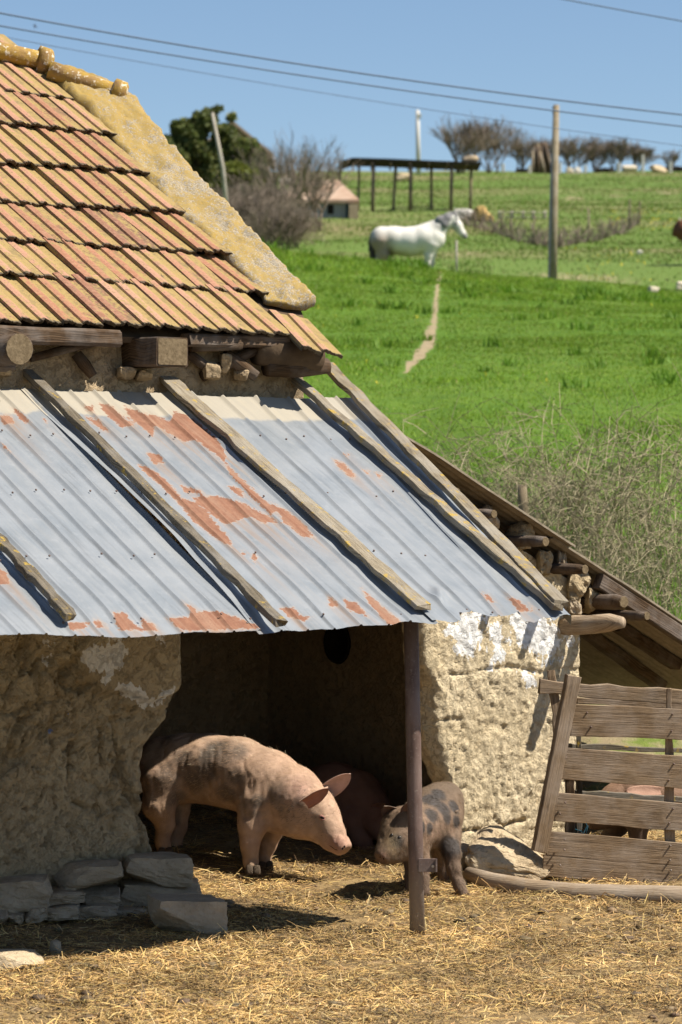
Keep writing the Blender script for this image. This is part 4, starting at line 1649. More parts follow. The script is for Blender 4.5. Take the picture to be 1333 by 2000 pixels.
# ------------------------------------------------------------------ lean-to at the right end
LEAN = thing("lean_to_shed", "low lean-to shed with grey sheet roof sloping down beside the mud wall", "shed", W(3.0, 2.6, 0))


def lean_pt(u, v, lift=0.0):
    return W(u, v, lean_z(u)) + LEAN_N * lift


def lean_sheet(u0, u1, v0, v1, lift, mtl, seed, amp=.006):
    nu, nv = 40, 230
    U, Vg = np.meshgrid(np.linspace(u0, u1, nu), np.linspace(v0, v1, nv), indexing='ij')
    p_ = np.stack([U, Vg, 0 * U], -1)
    l = lift + amp * np.sin(Vg * 2 * np.pi / .076) + .012 * fbm(p_, 1.2, 2, seed)
    vj = Vg + .02 * fbm(p_ * np.array([1, 0, 0]), 3, 2, seed + 1)
    X = Warr(U, vj, lean_z(U)) + np.array(LEAN_N) * l[..., None]
    top = X + np.array(LEAN_N) * .012
    n = nu * nv
    V = np.concatenate([X.reshape(-1, 3), top.reshape(-1, 3)])
    F = [tuple(q) for q in grid_faces(nu, nv)] + [tuple(q + n) for q in grid_faces(nu, nv, True)]
    for i in range(nu - 1):
        F += [(i * nv, n + i * nv, n + (i + 1) * nv, (i + 1) * nv), (i * nv + nv - 1, (i + 1) * nv + nv - 1, n + (i + 1) * nv + nv - 1, n + i * nv + nv - 1)]
    for j in range(nv - 1):
        F += [(j, j + 1, n + j + 1, n + j), ((nu - 1) * nv + j, n + (nu - 1) * nv + j, n + (nu - 1) * nv + j + 1, (nu - 1) * nv + j + 1)]
    put("roof_sheet", V, F, mtl, LEAN, False)


lean_sheet(.98, 2.42, 1.50, 5.6, .010, M['sheet'], 191)
lean_sheet(2.30, 4.42, 1.54, 5.6, -.006, M['sheet'], 193)
slab("flashing", [on_lean(1292, 1200, .03), on_lean(1345, 1222, .03), on_lean(1345, 1242, .03) + Vector((0, 0, -.03)), on_lean(1296, 1212, .03) + Vector((0, 0, -.02))], .006, LEAN_N, M['white_metal'], LEAN)
for k, (x, y, r, ln) in enumerate([(893, 961, .030, .42), (965, 1004, .030, .5), (1066, 1058, .034, .62), (1143, 1112, .034, .55), (1219, 1176, .046, .6), (1264, 1203, .032, .6)]):
    e = on_v(x, y, 1.36)
    s = e + VDIR * (ln + 3.0) + Vector((0, 0, .01))
    V, F, uv = tube_geo([e, e.lerp(s, .02), e.lerp(s, .08), e.lerp(s, .3), s], [r * .75, r * .95, r, r * 1.05, r], 9, .17, 301 + k)
    pl = put("purlin", V, F, M['beam'], LEAN, True, uv=uv)
    V, F, uv = tube_geo([e - VDIR * .004, e + VDIR * .002], [r * .72, r * .8], 10, .06, 320 + k)
    put("end_grain", V, F, M['endgrain'], pl)
A, B = W(1.0, 1.57, lean_z(1.0)) - LEAN_N * .065, W(4.4, 1.57, lean_z(4.4)) - LEAN_N * .065
V, F, uv = bar_geo(A.lerp(B, .50), B, .06, .09, LEAN_N, 8, .1, .006, 331)
put("rafter", V, F, M['beam'], LEAN, uv=uv)
for k, (a, b_) in enumerate((((1128, 1222), (1292, 1340)), ((1205, 1222), (1322, 1298)))):
    A, B = on_lean(*a, -.045), on_lean(*b_, -.045)
    V, F, uv = bar_geo(A, B, .09, .07, LEAN_N, 6, .1, .006, 333 + k)
    put("rafter", V, F, M['beam'], LEAN, uv=uv)
for (u, v) in ((4.3, 1.62), (4.3, 3.6), (2.75, 5.4)):
    if gz(*W(u, v, 0)[:2]) > lean_z(u) - .2:
        continue
    V, F, uv = tube_geo([W(u, v, gz(*W(u, v, 0)[:2]) - .1), W(u, v, lean_z(u) - .03)], .05, 10, .05, 340)
    put("post", V, F, M['pole_wood'], LEAN, True, uv=uv)

# weathered log sticking out of the wall top
for k, (x0, y0, x1, y1) in enumerate([(925, 985, 975, 1040), (980, 1018, 1040, 1075), (1032, 1072, 1078, 1128), (1072, 1070, 1108, 1120), (1085, 1110, 1150, 1175), (1128, 1140, 1172, 1200), (1090, 1165, 1135, 1205)]):
    rock("wall_stone", x0, y0, x1, y1, on_v((x0 + x1) / 2, y1, 1.70).y, .26, M['mud_grey'] if k % 3 else M['stone'], BARN, seed=450 + k, n=9, round_=.35, rough=.26, cuts=4)
A, B = on_v(1122, 1222, 1.58), on_v(1217, 1215, 1.24)
V, F, uv = tube_geo([A + (A - B) * .3, A, A.lerp(B, .35), A.lerp(B, .75), B], [.05, .056, .058, .05, .034], 12, .13, 345)
lg = put("beam", V, F, M['log'], BARN, True, uv=uv)
# ------------------------------------------------------------------ loose stones, log, fence
def hull_rock(name, pts, material, seed, rough=.03, cuts=3, res=None):
    bm = bmesh.new()
    for p_ in pts:
        bm.verts.new(p_)
    r_ = bmesh.ops.convex_hull(bm, input=bm.verts[:])
    bmesh.ops.delete(bm, geom=[g for g in r_["geom_interior"] if isinstance(g, bmesh.types.BMVert)], context='VERTS')
    bmesh.ops.triangulate(bm, faces=bm.faces[:])
    for _ in range(cuts):
        bmesh.ops.subdivide_edges(bm, edges=bm.edges[:], cuts=1, use_grid_fill=True)
        bmesh.ops.smooth_vert(bm, verts=bm.verts[:], factor=.22, use_axis_x=True, use_axis_y=True, use_axis_z=True)
    bm.normal_update()
    V = np.array([v.co[:] for v in bm.verts])
    N = np.array([v.normal[:] for v in bm.verts])
    F = [tuple(v.index for v in f.verts) for f in bm.faces]
    bm.free()
    V = V + N * (rough * fbm(V, 6, 4, seed) + rough * .5 * fbm(V, 20, 3, seed + 1) - rough * .6 * sstep(ridged(V * np.array([1, 1, 2.2]), 5, 2, seed + 2), .84, .95))[:, None]
    return put(name, V, F, material, None, False)


pts = [P(x, y, 17.35) for (x, y) in ((945, 1612), (975, 1604), (1010, 1628), (1060, 1668), (1094, 1700), (940, 1690))]
pts += [P(x, y, 16.93) for (x, y) in ((902, 1668), (908, 1692), (960, 1724), (1060, 1724), (1090, 1708))] + [P(935, 1638, 17.08), P(1035, 1672, 17.0), P(985, 1650, 17.02)]
tag(hull_rock("boulder", pts, M['rock'], 401, .028, 4), "big sandy boulder leaning against the foot of the sunlit mud wall", "rock")
tag(rock("stone_slab", 281, 1748, 443, 1822, 15.45, .34, M['stone'], seed=412, yaw=.35, tilt=.06, n=9, round_=.22, rough=.10, cuts=4), "flat grey stone slab fallen in front of the stone footing, in shade", "stone")
tag(rock("foreground_stone", -60, 1857, 88, 1912, 14.35, .26, M['rock'], seed=415, yaw=.2, n=8, round_=.25, rough=.12, cuts=4), "pale broken stone in the sunlit straw at the yard's front edge", "stone")
tag(rock("small_stone", 97, 1836, 121, 1868, 14.75, .07, M['stone'], seed=417, n=4, round_=.5), "small dark stone on the edge of the roof shadow", "stone")
tag(rock("rubble_stone", 820, 1656, 884, 1702, 17.2, .22, M['stone'], seed=419, yaw=.5, n=5, round_=.2, rough=.05), "squared pale stone block behind the spotted piglet's legs", "stone")
tag(rock("rubble_stone", 882, 1640, 925, 1700, 17.3, .22, M['stone'], seed=421, yaw=.2, n=5, round_=.4, rough=.12), "shaded rubble stone wedged between the boulder and the wall foot", "stone")

MUDLUMPS = []
lpts = [P(914, 1707, 16.93), P(960, 1722, 16.8), P(1040, 1739, 16.62), P(1120, 1748, 16.5), P(1210, 1750, 16.42), P(1300, 1752, 16.34), P(1420, 1757, 16.25)]
V, F, uv = tube_geo(lpts, [.040, .050, .058, .063, .062, .060, .060], 14, .045, 431)
lgt = put("log", V, F, M['log'], None, True, uv=uv)
tag(lgt, "long stripped log lying on the straw before the board fence", "log")
d = (lpts[0] - lpts[1]).normalized()
V, F, uv = tube_geo([lpts[0] - d * .002, lpts[0] + d * .006], [.037, .033], 14, .05, 433)
put("end_grain", V, F, M['endgrain'], lgt)

FEN = thing("board_fence", "weathered board hurdle fence closing the gap beside the mud wall", "fence", P(1110, 1735, 17.0))


def fboard(name, a, b_, w, t, D0, D1, seed, mtl='fence_wood', wob=.006, w2=None, up=(0, -1, 0), bow=0.0, n=12):
    A, B = P(a[0], a[1], D0), P(b_[0], b_[1], D1)
    V, F, uv = bar_geo(A, B, w, t, up, n, .10, wob, seed, w2, bow, ragged=.012)
    return put(name, V, F, M[mtl], FEN, False, uv=uv)


XR = 1450


def ext(x0, y0, x1, y1):
    return (XR, y0 + (y1 - y0) * (XR - x0) / (x1 - x0))


for k, (x0, y0, y1, w) in enumerate([(1121, 1406, 1414, .172), (1105, 1491, 1508, .178), (1092, 1576, 1596, .156), (1075, 1647, 1668, .130), (1068, 1690, 1713, .118)]):
    fboard("board", (x0 - 6, y0), ext(x0, y0, 1333, y1), w, .024, 16.98, 17.16, 440 + k, wob=.0035, bow=.0, n=6)
nl = MB()
for x_, ys in ((1312, (1395, 1428, 1492, 1524, 1580, 1608, 1652, 1680, 1700, 1722)), (1100, (1400, 1480, 1505, 1568, 1590, 1640, 1660, 1690)), (1150, (1392, 1420))):
    for y in ys:
        c = P(x_ + random.Random(y).uniform(-6, 6), y, 16.975 + (x_ - 1121) / 329 * .18 - .012)
        nl.tube([c + Vector((0, .012, 0)), c + Vector((0, -.002, 0))], [.006, .005], 6)
nl.build("nails", M['steel'], FEN, True)["kind"] = "stuff"
fboard("rail", (1054, 1341), ext(1054, 1341, 1333, 1361), .076, .04, 17.08, 17.30, 450, wob=.008)
fboard("rail", (1126, 1369), ext(1126, 1369, 1333, 1378), .036, .03, 17.34, 17.56, 451)
fboard("rail", (1105, 1457), ext(1105, 1457, 1333, 1466), .030, .04, 17.34, 17.56, 452, 'batten_dark')
fboard("rail", (1120, 1548), ext(1120, 1548, 1333, 1562), .032, .04, 17.34, 17.56, 453, 'batten_dark')
fboard("upright", (1306, 1344), (1311, 1720), .030, .03, 17.13, 17.13, 454, w2=.070)
fboard("upright", (1113, 1500), (1114, 1700), .055, .05, 17.25, 17.25, 455, 'beam')
fboard("upright", (1131, 1400), (1134, 1700), .030, .04, 17.3, 17.3, 456, 'batten_dark')
fboard("stake", (1077, 1310), (1092, 1440), .046, .04, 17.12, 17.1, 457, wob=.006, w2=.05)
fboard("leaning_plank", (1120, 1320), (1053, 1664), .088, .04, 16.90, 16.86, 458, wob=.002, n=14, up=(.45, -1, 0))
tw = MB()
rr = random.Random(9)
for k in range(7):
    c = P(1136 + rr.uniform(-14, 14), 1628 + rr.uniform(-8, 8), 17.3)
    pp = [c + Vector((rr.uniform(-.05, .05), rr.uniform(-.03, .03), rr.uniform(-.05, .05))) for _ in range(6)]
    tw.tube(pp, .003, 5)
tag(tw.build("twine", M['blue_twine'], None, True), "tangle of blue baling twine caught behind the fence boards", "twine")


# ------------------------------------------------------------------ animals
def surf(V, px, py, rad=5):
    x, y = proj(V)
    m_ = np.hypot(x - px, y - py) < rad
    while not m_.any():
        rad *= 1.6
        m_ = np.hypot(x - px, y - py) < rad
    k = np.where(m_)[0]
    return Vector(V[k[np.argmin(V[k, 1])]])


def J(px, py, D, r):
    return (np.array(P(px, py, D)), r * D / FPX)


def leaf_shell(name, base_, tip, width, face, cup, material, parent, col, col_in, curl=0.0, base_w=.55, thick=.007):
    """An ear: a cupped leaf with thickness from base to tip, open towards 'face'."""
    b_, t = Vector(base_), Vector(tip)
    d = (t - b_)
    L = d.length
    d.normalize()
    f = Vector(face)
    f = (f - d * f.dot(d)).normalized()
    s = d.cross(f)
    ns, nt_ = 12, 9
    inn, out, C1, C2 = [], [], [], []
    for i in range(ns + 1):
        a = i / ns
        hw = width / 2 * (base_w + (1 - base_w) * math.sin(min(1, a * 1.6) * math.pi / 2)) * (1 - a ** 3.2) ** .75 + .002
        for j in range(nt_ + 1):
            q = j / nt_ * 2 - 1
            pt = b_ + d * (L * a) + s * (hw * q) + f * (-cup * (1 - q * q) * (1 - .6 * a) * width + curl * a * a * L)
            inn.append(pt)
            out.append(pt - f * thick * (1 - .6 * a))
            C1.append(col_in)
            C2.append(col)
    n = len(inn)
    F = [tuple(q) for q in grid_faces(ns + 1, nt_ + 1)] + [tuple(q + n) for q in grid_faces(ns + 1, nt_ + 1, True)]
    w = nt_ + 1
    for i in range(ns):
        F += [(i * w, (i + 1) * w, n + (i + 1) * w, n + i * w), (i * w + nt_, n + i * w + nt_, n + (i + 1) * w + nt_, (i + 1) * w + nt_)]
    for j in range(nt_):
        F.append((ns * w + j, ns * w + j + 1, n + ns * w + j + 1, n + ns * w + j))
    V = np.array([tuple(v) for v in inn + out])
    V += .003 * np.stack([fbm(V + 3, 25, 2, 1), fbm(V + 9, 25, 2, 2), fbm(V, 25, 2, 3)], -1)
    return put(name, V, F, material, parent, True, cols=np.array(C1 + C2))


def ball(name, c, r, material, parent, col=(.1, .1, .1), squash=(1, 1, 1)):
    bm = bmesh.new()
    bmesh.ops.create_icosphere(bm, subdivisions=2, radius=1)
    V = np.array([v.co[:] for v in bm.verts]) * r * np.array(squash) + np.array(c)
    F = [tuple(v.index for v in f.verts) for f in bm.faces]
    bm.free()
    return put(name, V, F, material, parent, True, cols=np.tile(col, (len(V), 1)))


def hair(name, V, Q, n, flow, length, width, parent, cols, seed, lift=.35, mask=None):
    r = np.random.default_rng(seed)
    N = vert_normals(V, Q)
    fa = r.integers(0, len(Q), n)
    w = r.dirichlet((1, 1, 1, 1), n)
    p_ = (V[Q[fa]] * w[..., None]).sum(1)
    nn = (N[Q[fa]] * w[..., None]).sum(1)
    if mask is not None:
        k = mask(p_) > r.random(n)
        p_, nn = p_[k], nn[k]
        n = len(p_)
    nn /= np.linalg.norm(nn, axis=1)[:, None]
    fl = np.asarray(flow(p_)) + r.normal(0, .28, (n, 3))
    fl -= nn * (fl * nn).sum(1)[:, None]
    fl /= np.maximum(np.linalg.norm(fl, axis=1), 1e-6)[:, None]
    L = length * r.uniform(.45, 1.2, n)[:, None]
    sd = np.cross(fl, nn) * width
    a, b_ = p_ - sd / 2, p_ + sd / 2
    mid = p_ + fl * L * .55 + nn * L * lift
    t = p_ + fl * L + nn * L * lift * .8
    X = np.stack([a, b_, mid - sd * .35, mid + sd * .35, t], 1).reshape(-1, 3)
    i = np.arange(n)[:, None] * 5
    F = np.concatenate([i + np.array([0, 1, 3]), i + np.array([0, 3, 2]), i + np.array([2, 3, 4])])
    c = np.asarray(cols(p_)) * r.uniform(.7, 1.3, (n, 1))
    o = put(name, X, F, M['hair'], parent, False, cols=np.repeat(c, 5, 0))
    o["kind"] = "stuff"
    return o


def spots(V, lst, soft=.35):
    """Amount of dark patch: lst of (centre point, radius)."""
    s = np.zeros(len(V))
    n = fbm(V, 16, 3, 55) * .35
    for c, r in lst:
        d = np.linalg.norm(V - np.array(c), axis=1) / r
        s = np.maximum(s, sstep(1 + n - d, -soft, soft))
    return s


def pig(name, label, cat, chains, ground_pt, tint, k=.035, h=.011, group=None, extra=None, wrinkle=.005):
    V, Q = sdf_body(chains, k, h, extra=extra)
    for _ in range(2):      # even out the grid
        A = np.zeros_like(V)
        C = np.zeros(len(V))
        for a in range(4):
            b_ = (a + 1) % 4
            np.add.at(A, Q[:, a], V[Q[:, b_]])
            np.add.at(C, Q[:, a], 1)
            np.add.at(A, Q[:, b_], V[Q[:, a]])
            np.add.at(C, Q[:, b_], 1)
        V = V * .5 + .5 * A / np.maximum(C, 1)[:, None]
    N = vert_normals(V, Q)
    V = V + N * (.0045 * fbm(V, 11, 3, 61) + .002 * fbm(V, 36, 2, 62) - wrinkle * sstep(ridged(V * np.array([1.6, 1, .45]), 9, 2, 63), .80, .95))[:, None]
    root = thing(name, label, cat, ground_pt, group)
    body = put("body", V, Q, M['hide'], root, True, cols=tint(V, N))
    return root, V, Q


# --- the sow in the doorway
sow_ch = [
    [J(324, 1500, 17.62, 63), J(360, 1500, 17.58, 66), J(410, 1500, 17.52, 65), J(465, 1509, 17.45, 67), J(522, 1534, 17.37, 68), J(572, 1556, 17.29, 59), J(610, 1578, 17.22, 44)],
    [J(385, 1512, 17.55, 52), J(470, 1528, 17.45, 56)],
    [J(540, 1583, 17.32, 45), J(585, 1600, 17.25, 37), J(616, 1608, 17.2, 31)],
    [J(614, 1577, 17.22, 41), J(633, 1599, 17.17, 32), J(651, 1627, 17.12, 22), J(665, 1647, 17.08, 17), J(672, 1656, 17.065, 15.5)],
    [J(616, 1616, 17.19, 28), J(645, 1646, 17.12, 14), J(660, 1658, 17.09, 10)],
    # near fore leg, far fore leg
    [J(500, 1570, 17.27, 42), J(492, 1616, 17.24, 26), J(488, 1648, 17.22, 17.5), J(490, 1680, 17.21, 13), J(493, 1694, 17.19, 13.5)],
    [J(545, 1575, 17.5, 38), J(530, 1620, 17.5, 23), J(523, 1652, 17.5, 15.5), J(515, 1678, 17.5, 12), J(517, 1688, 17.48, 12.5)],
    # near hind leg, far hind leg
    [J(322, 1530, 17.50, 50), J(312, 1575, 17.46, 31), J(324, 1610, 17.47, 18), J(318, 1642, 17.46, 13.5), J(322, 1660, 17.44, 14)],
    [J(345, 1535, 17.74, 46), J(343, 1580, 17.76, 27), J(347, 1615, 17.77, 18), J(340, 1645, 17.76, 14), J(343, 1662, 17.75, 15)],
]


def snout_cut(c, d, r):
    c, d = np.array(c), np.array(d)

    def ex(G, D):
        w = (G - c) @ d
        return np.maximum(D, np.where(np.linalg.norm(G - c, axis=-1) < r, w, -9))
    return ex


s0, s1 = np.array(P(651, 1627, 17.12)), np.array(P(676, 1662, 17.06))
sd_ = (s1 - s0) / np.linalg.norm(s1 - s0)


def sow_tint(V, N):
    px, py = proj(V)
    c = np.tile(np.array([.43, .285, .195]), (len(V), 1))
    nz, nz2 = fbm(V, 5, 4, 501)[:, None], fbm(V, 15, 4, 502)[:, None]
    c = c * (1 + .38 * nz + .22 * nz2) + np.array([.06, .045, .035]) * fbm(V, 42, 3, 505)[:, None]
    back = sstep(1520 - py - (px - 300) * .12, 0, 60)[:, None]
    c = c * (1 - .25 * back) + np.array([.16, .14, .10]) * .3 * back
    pat = spots(V, [(surf(V, a, b_, 6), q * 17.4 / FPX) for a, b_, q in ((352, 1480, 20), (398, 1498, 26), (425, 1468, 34), (330, 1530, 28), (458, 1520, 20), (440, 1552, 22), (372, 1530, 26), (468, 1462, 20), (505, 1560, 12), (585, 1560, 9), (350, 1560, 22))], .6)[:, None]
    c = c * (1 - .85 * pat) + np.array([.105, .08, .062]) * .85 * pat
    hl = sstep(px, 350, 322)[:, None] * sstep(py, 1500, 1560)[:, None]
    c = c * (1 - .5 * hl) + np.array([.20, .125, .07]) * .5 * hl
    grey = sstep(fbm(V, 4.2, 4, 503) + .25 * fbm(V, 18, 3, 504), .02, .30)[:, None] * (.7 + .25 * back)
    grey = grey * sstep(620 - px, 0, 120)[:, None]
    c = c * (1 - grey) + np.array([.105, .085, .068]) * grey
    pk = np.exp(-((px - 660) / 22) ** 2 - ((py - 1650) / 20) ** 2)[:, None]
    c = c * (1 - .6 * pk) + np.array([.36, .165, .13]) * .6 * pk
    pk = np.exp(-((px - 585) / 25) ** 2 - ((py - 1540) / 25) ** 2)[:, None]
    c = c * (1 - .4 * pk) + np.array([.48, .26, .20]) * .4 * pk
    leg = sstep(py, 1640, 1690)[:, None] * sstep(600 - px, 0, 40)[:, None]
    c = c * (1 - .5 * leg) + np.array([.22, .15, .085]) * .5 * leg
    return np.clip(c, .02, 1)


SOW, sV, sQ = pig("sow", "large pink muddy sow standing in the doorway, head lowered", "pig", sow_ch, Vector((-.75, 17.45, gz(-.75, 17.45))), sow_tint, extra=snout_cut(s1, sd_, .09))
PINK, PINKIN = (.36, .20, .14), (.40, .16, .11)
leaf_shell("ear", P(630, 1556, 17.26), P(685, 1510, 17.22), .115, (.75, -.75, .25), .20, M['hide'], SOW, (.46, .29, .22), (.58, .37, .30), .06, base_w=.8)
leaf_shell("ear", P(594, 1574, 17.02), P(643, 1545, 16.95), .105, (.45, -.75, -.55), .30, M['hide'], SOW, (.46, .31, .22), (.40, .18, .135), -.10, base_w=.8)
e = surf(sV, 627, 1596)
ball("eye", e + Vector((0, .003, 0)), .013, M['eye'], SOW)
eb = MB()
eb.tube([e + Vector((-.022, -.001, .012)), e + Vector((-.006, -.006, .013)), e + Vector((.014, -.002, .0))], [.003, .006, .003], 6)
eb.tube([e + Vector((-.02, -.001, .004)), e + Vector((-.002, -.005, -.010)), e + Vector((.014, -.001, -.006))], [.003, .005, .003], 6)
o = eb.build("eyelid", M['hide'], SOW, True)
o.data.attributes["tint"].data.foreach_set("color", np.tile([.36, .17, .14, 1], len(o.data.vertices)).astype(np.float32))
for (x, y) in ((673, 1655), (668, 1660)):
    q = surf(sV, x, y, 3)
    ball("nostril", q + Vector((.001, .002, 0)), .0065, M['black'], SOW, squash=(.8, .8, 1.1))
mo = MB()
mo.tube([surf(sV, x, y, 4) + Vector((0, .003, 0)) for x, y in ((662, 1664), (652, 1660), (642, 1653), (635, 1648))], [.001, .003, .0025, .001], 6)
mo.build("mouth", M['black'], SOW, True)
bdir = np.array(P(330, 1490, 17.6)) - np.array(P(600, 1580, 17.25))
bdir /= np.linalg.norm(bdir)
sow_flow = lambda p_: np.tile(bdir + np.array([0, 0, -.65]), (len(p_), 1))


def sow_hair_col(p_):
    x, y = proj(p_)
    dk = sstep(fbm(p_, 4.2, 3, 503), .1, .4)[:, None]
    return np.array([.36, .235, .145]) * (1 - dk) + np.array([.12, .095, .075]) * dk




def hoof(parent, px, py, D, r, seed, dirx=.3):
    """Two dark toes under a leg."""
    for s_ in (-1, 1):
        c_ = np.array(P(px, py, D)) + np.array([s_ * r * .55 + dirx * r * .3, -r * .25, 0])
        X, F_ = rock_geo((r * 1.25, r * 2.0, r * 1.5), seed + s_, 3, round_=.5, rough=.05, cuts=0)
        t_ = (X[:, 2] + r * .75) / (r * 1.5)
        X[:, :2] *= (1.15 - .35 * t_)[:, None]
        put("hoof", X + c_, F_, M['hide'], parent, True, cols=np.tile([.15, .11, .075], (len(X), 1)))


for (a, b_, D_) in ((494, 1700, 17.18), (519, 1693, 17.47), (323, 1666, 17.43), (344, 1662, 17.74)):
    hoof(SOW, a, b_ - 2, D_, .036, int(a))
hair("bristles", sV, sQ, 15000, sow_flow, .026, .0012, SOW, sow_hair_col, 511, .16, mask=lambda p_: sstep(p_[:, 2], .22, .50))


def hoof(parent, px, py, D, r, seed, dirx=.3):
    """Two dark toes under a leg."""
    for s_ in (-1, 1):
        c_ = np.array(P(px, py, D)) + np.array([s_ * r * .55 + dirx * r * .3, -r * .25, 0])
        X, F_ = rock_geo((r * 1.25, r * 2.0, r * 1.5), seed + s_, 3, round_=.5, rough=.05, cuts=0)
        t_ = (X[:, 2] + r * .75) / (r * 1.5)
        X[:, :2] *= (1.15 - .35 * t_)[:, None]
        put("hoof", X + c_, F_, M['hide'], parent, True, cols=np.tile([.15, .11, .075], (len(X), 1)))


for (a, b_, D_) in ((494, 1700, 17.18), (519, 1693, 17.47), (323, 1666, 17.43), (344, 1662, 17.74)):
    hoof(SOW, a, b_ - 2, D_, .036, int(a))
hair("bristles", sV, sQ, 700, sow_flow, .032, .0014, SOW, lambda p_: np.tile([.5, .4, .27], (len(p_), 1)), 512, .55,
     mask=lambda p_: sstep(p_[:, 2], .62, .85))

# --- the spotted piglet
pl_ch = [
    [J(866, 1590, 16.85, 42), J(852, 1600, 16.75, 50), J(826, 1610, 16.62, 50), J(802, 1620, 16.52, 46), J(788, 1622, 16.42, 43)],
    [J(866, 1565, 16.88, 40), J(838, 1580, 16.72, 42)],
    [J(788, 1618, 16.42, 43), J(774, 1640, 16.36, 33), J(759, 1660, 16.31, 22), J(747, 1673, 16.28, 17)],
    [J(800, 1650, 16.42, 30), J(768, 1670, 16.33, 18)],
    # hind near, hind far, fore near, fore far
    [J(872, 1632, 16.70, 32), J(883, 1668, 16.60, 17), J(886, 1698, 16.57, 12.5), J(897, 1728, 16.55, 10.5), J(906, 1746, 16.52, 12)],
    [J(858, 1640, 16.98, 28), J(862, 1680, 17.02, 14), J(866, 1705, 17.02, 11), J(866, 1728, 17.02, 10)],
    [J(812, 1640, 16.50, 28), J(826, 1685, 16.47, 15), J(829, 1715, 16.46, 11), J(830, 1742, 16.44, 11.5)],
    [J(800, 1645, 16.66, 26), J(806, 1690, 16.66, 14), J(804, 1715, 16.66, 11), J(803, 1735, 16.65, 11)],
]
pl_spots_px = [(849, 1590, 17), (845, 1622, 13), (832, 1612, 15), (870, 1576, 20), (878, 1592, 16), (893, 1572, 14), (845, 1558, 24), (862, 1545, 18), (897, 1605, 12), (878, 1650, 24), (780, 1640, 14)]
s0p, s1p = np.array(P(757, 1662, 16.32)), np.array(P(741, 1680, 16.28))
sdp = (s1p - s0p) / np.linalg.norm(s1p - s0p)


def pl_tint(V, N):
    px, py = proj(V)
    c = np.tile(np.array([.16, .105, .066]), (len(V), 1))
    c = c * (1 + .25 * fbm(V, 7, 4, 521)[:, None]) + np.array([.03, .025, .02]) * fbm(V, 22, 3, 522)[:, None]
    pk = np.exp(-((px - 842) / 48) ** 2 - ((py - 1622) / 46) ** 2)[:, None]
    c = c * (1 - .55 * pk) + np.array([.34, .22, .155]) * .55 * pk
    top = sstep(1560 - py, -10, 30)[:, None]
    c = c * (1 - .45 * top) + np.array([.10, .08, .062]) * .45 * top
    sp = spots(V, [(surf(V, x, y, 6), r * 16.6 / FPX) for x, y, r in pl_spots_px])[:, None] * .9
    c = c * (1 - sp) + np.array([.045, .042, .042]) * sp
    leg = sstep(py, 1650, 1700)[:, None]
    c = c * (1 - .55 * leg) + np.array([.11, .068, .045]) * .55 * leg
    sn = np.exp(-((px - 748) / 12) ** 2 - ((py - 1674) / 12) ** 2)[:, None]
    c = c * (1 - .7 * sn) + np.array([.26, .14, .10]) * .7 * sn
    br_ = np.exp(-((px - 766) / 14) ** 2 - ((py - 1650) / 26) ** 2)[:, None]
    c = c * (1 - .5 * br_) + np.array([.22, .15, .06]) * .5 * br_
    return np.clip(c, .015, 1)


PL, pV, pQ = pig("piglet", "brown piglet with black spots standing behind the steel post", "pig", pl_ch, Vector((.45, 16.7, gz(.45, 16.7))), pl_tint, k=.028, h=.009, extra=snout_cut(s1p, sdp, .07))
BR, BRI = (.15, .105, .072), (.13, .075, .055)
leaf_shell("ear", P(774, 1604, 16.46), P(750, 1569, 16.36), .10, (-.3, -1, .25), .18, M['hide'], PL, (.19, .145, .105), BRI, .16)
leaf_shell("ear", P(795, 1610, 16.36), P(809, 1566, 16.28), .12, (-.2, -1, .1), .2, M['hide'], PL, BR, BRI, .05)
for (x, y) in ((781, 1634), (762, 1630)):
    e = surf(pV, x, y, 4)
    ball("eye", e + Vector((0, .004, 0)), .009, M['eye'], PL)
for (x, y) in ((741, 1675), (749, 1679)):
    q = surf(pV, x, y, 3)
    ball("nostril", q + Vector((0, .002, 0)), .006, M['black'], PL, squash=(.8, .8, 1.1))
tl = surf(pV, 893, 1585, 5)
V, F, uv = tube_geo([tl, tl + Vector((.02, .05, .01)), tl + Vector((.03, .07, -.05)), tl + Vector((.02, .06, -.12))], [.009, .007, .006, .004], 8)
put("tail", V, F, M['hide'], PL, True, cols=np.tile(BR, (len(V), 1)))
hair("bristles", pV, pQ, 14000, lambda p_: np.tile([.55, .5, -.7], (len(p_), 1)), .022, .0014, PL,
     lambda p_: np.tile([.155, .11, .07], (len(p_), 1)) * (1 - .75 * spots(p_, [(surf(pV, x, y, 6), r * 16.6 / FPX) for x, y, r in pl_spots_px])[:, None]), 523, .2)

# --- third pig in the dark of the shed
p3_ch = [
    [J(610, 1560, 18.95, 60), J(655, 1556, 18.8, 64), J(695, 1562, 18.7, 56), J(722, 1580, 18.6, 40), J(742, 1610, 18.5, 27), J(752, 1632, 18.45, 18)],
    [J(690, 1595, 18.6, 36), J(705, 1640, 18.55, 18), J(720, 1662, 18.5, 13), J(727, 1686, 18.45, 14)],
    [J(700, 1595, 18.9, 34), J(705, 1640, 18.9, 16), J(708, 1676, 18.9, 12)],
    [J(612, 1590, 18.9, 42), J(608, 1630, 18.9, 20), J(610, 1668, 18.9, 14)],
    [J(635, 1590, 19.1, 38), J(632, 1630, 19.1, 18), J(634, 1664, 19.1, 13)],
]
P3, v3, q3 = pig("dark_pig", "dim reddish pig half hidden in the dark behind the sow's head", "pig", p3_ch, Vector((.07, 18.6, gz(.07, 18.6))),
                 lambda V, N: np.clip(np.array([.27, .16, .125]) * (1 + .3 * fbm(V, 6, 3, 531)[:, None]), .02, 1), k=.04, h=.018)
leaf_shell("ear", P(730, 1590, 18.5), P(752, 1568, 18.4), .10, (.2, -1, 0), .2, M['hide'], P3, PINK, PINK, .05)
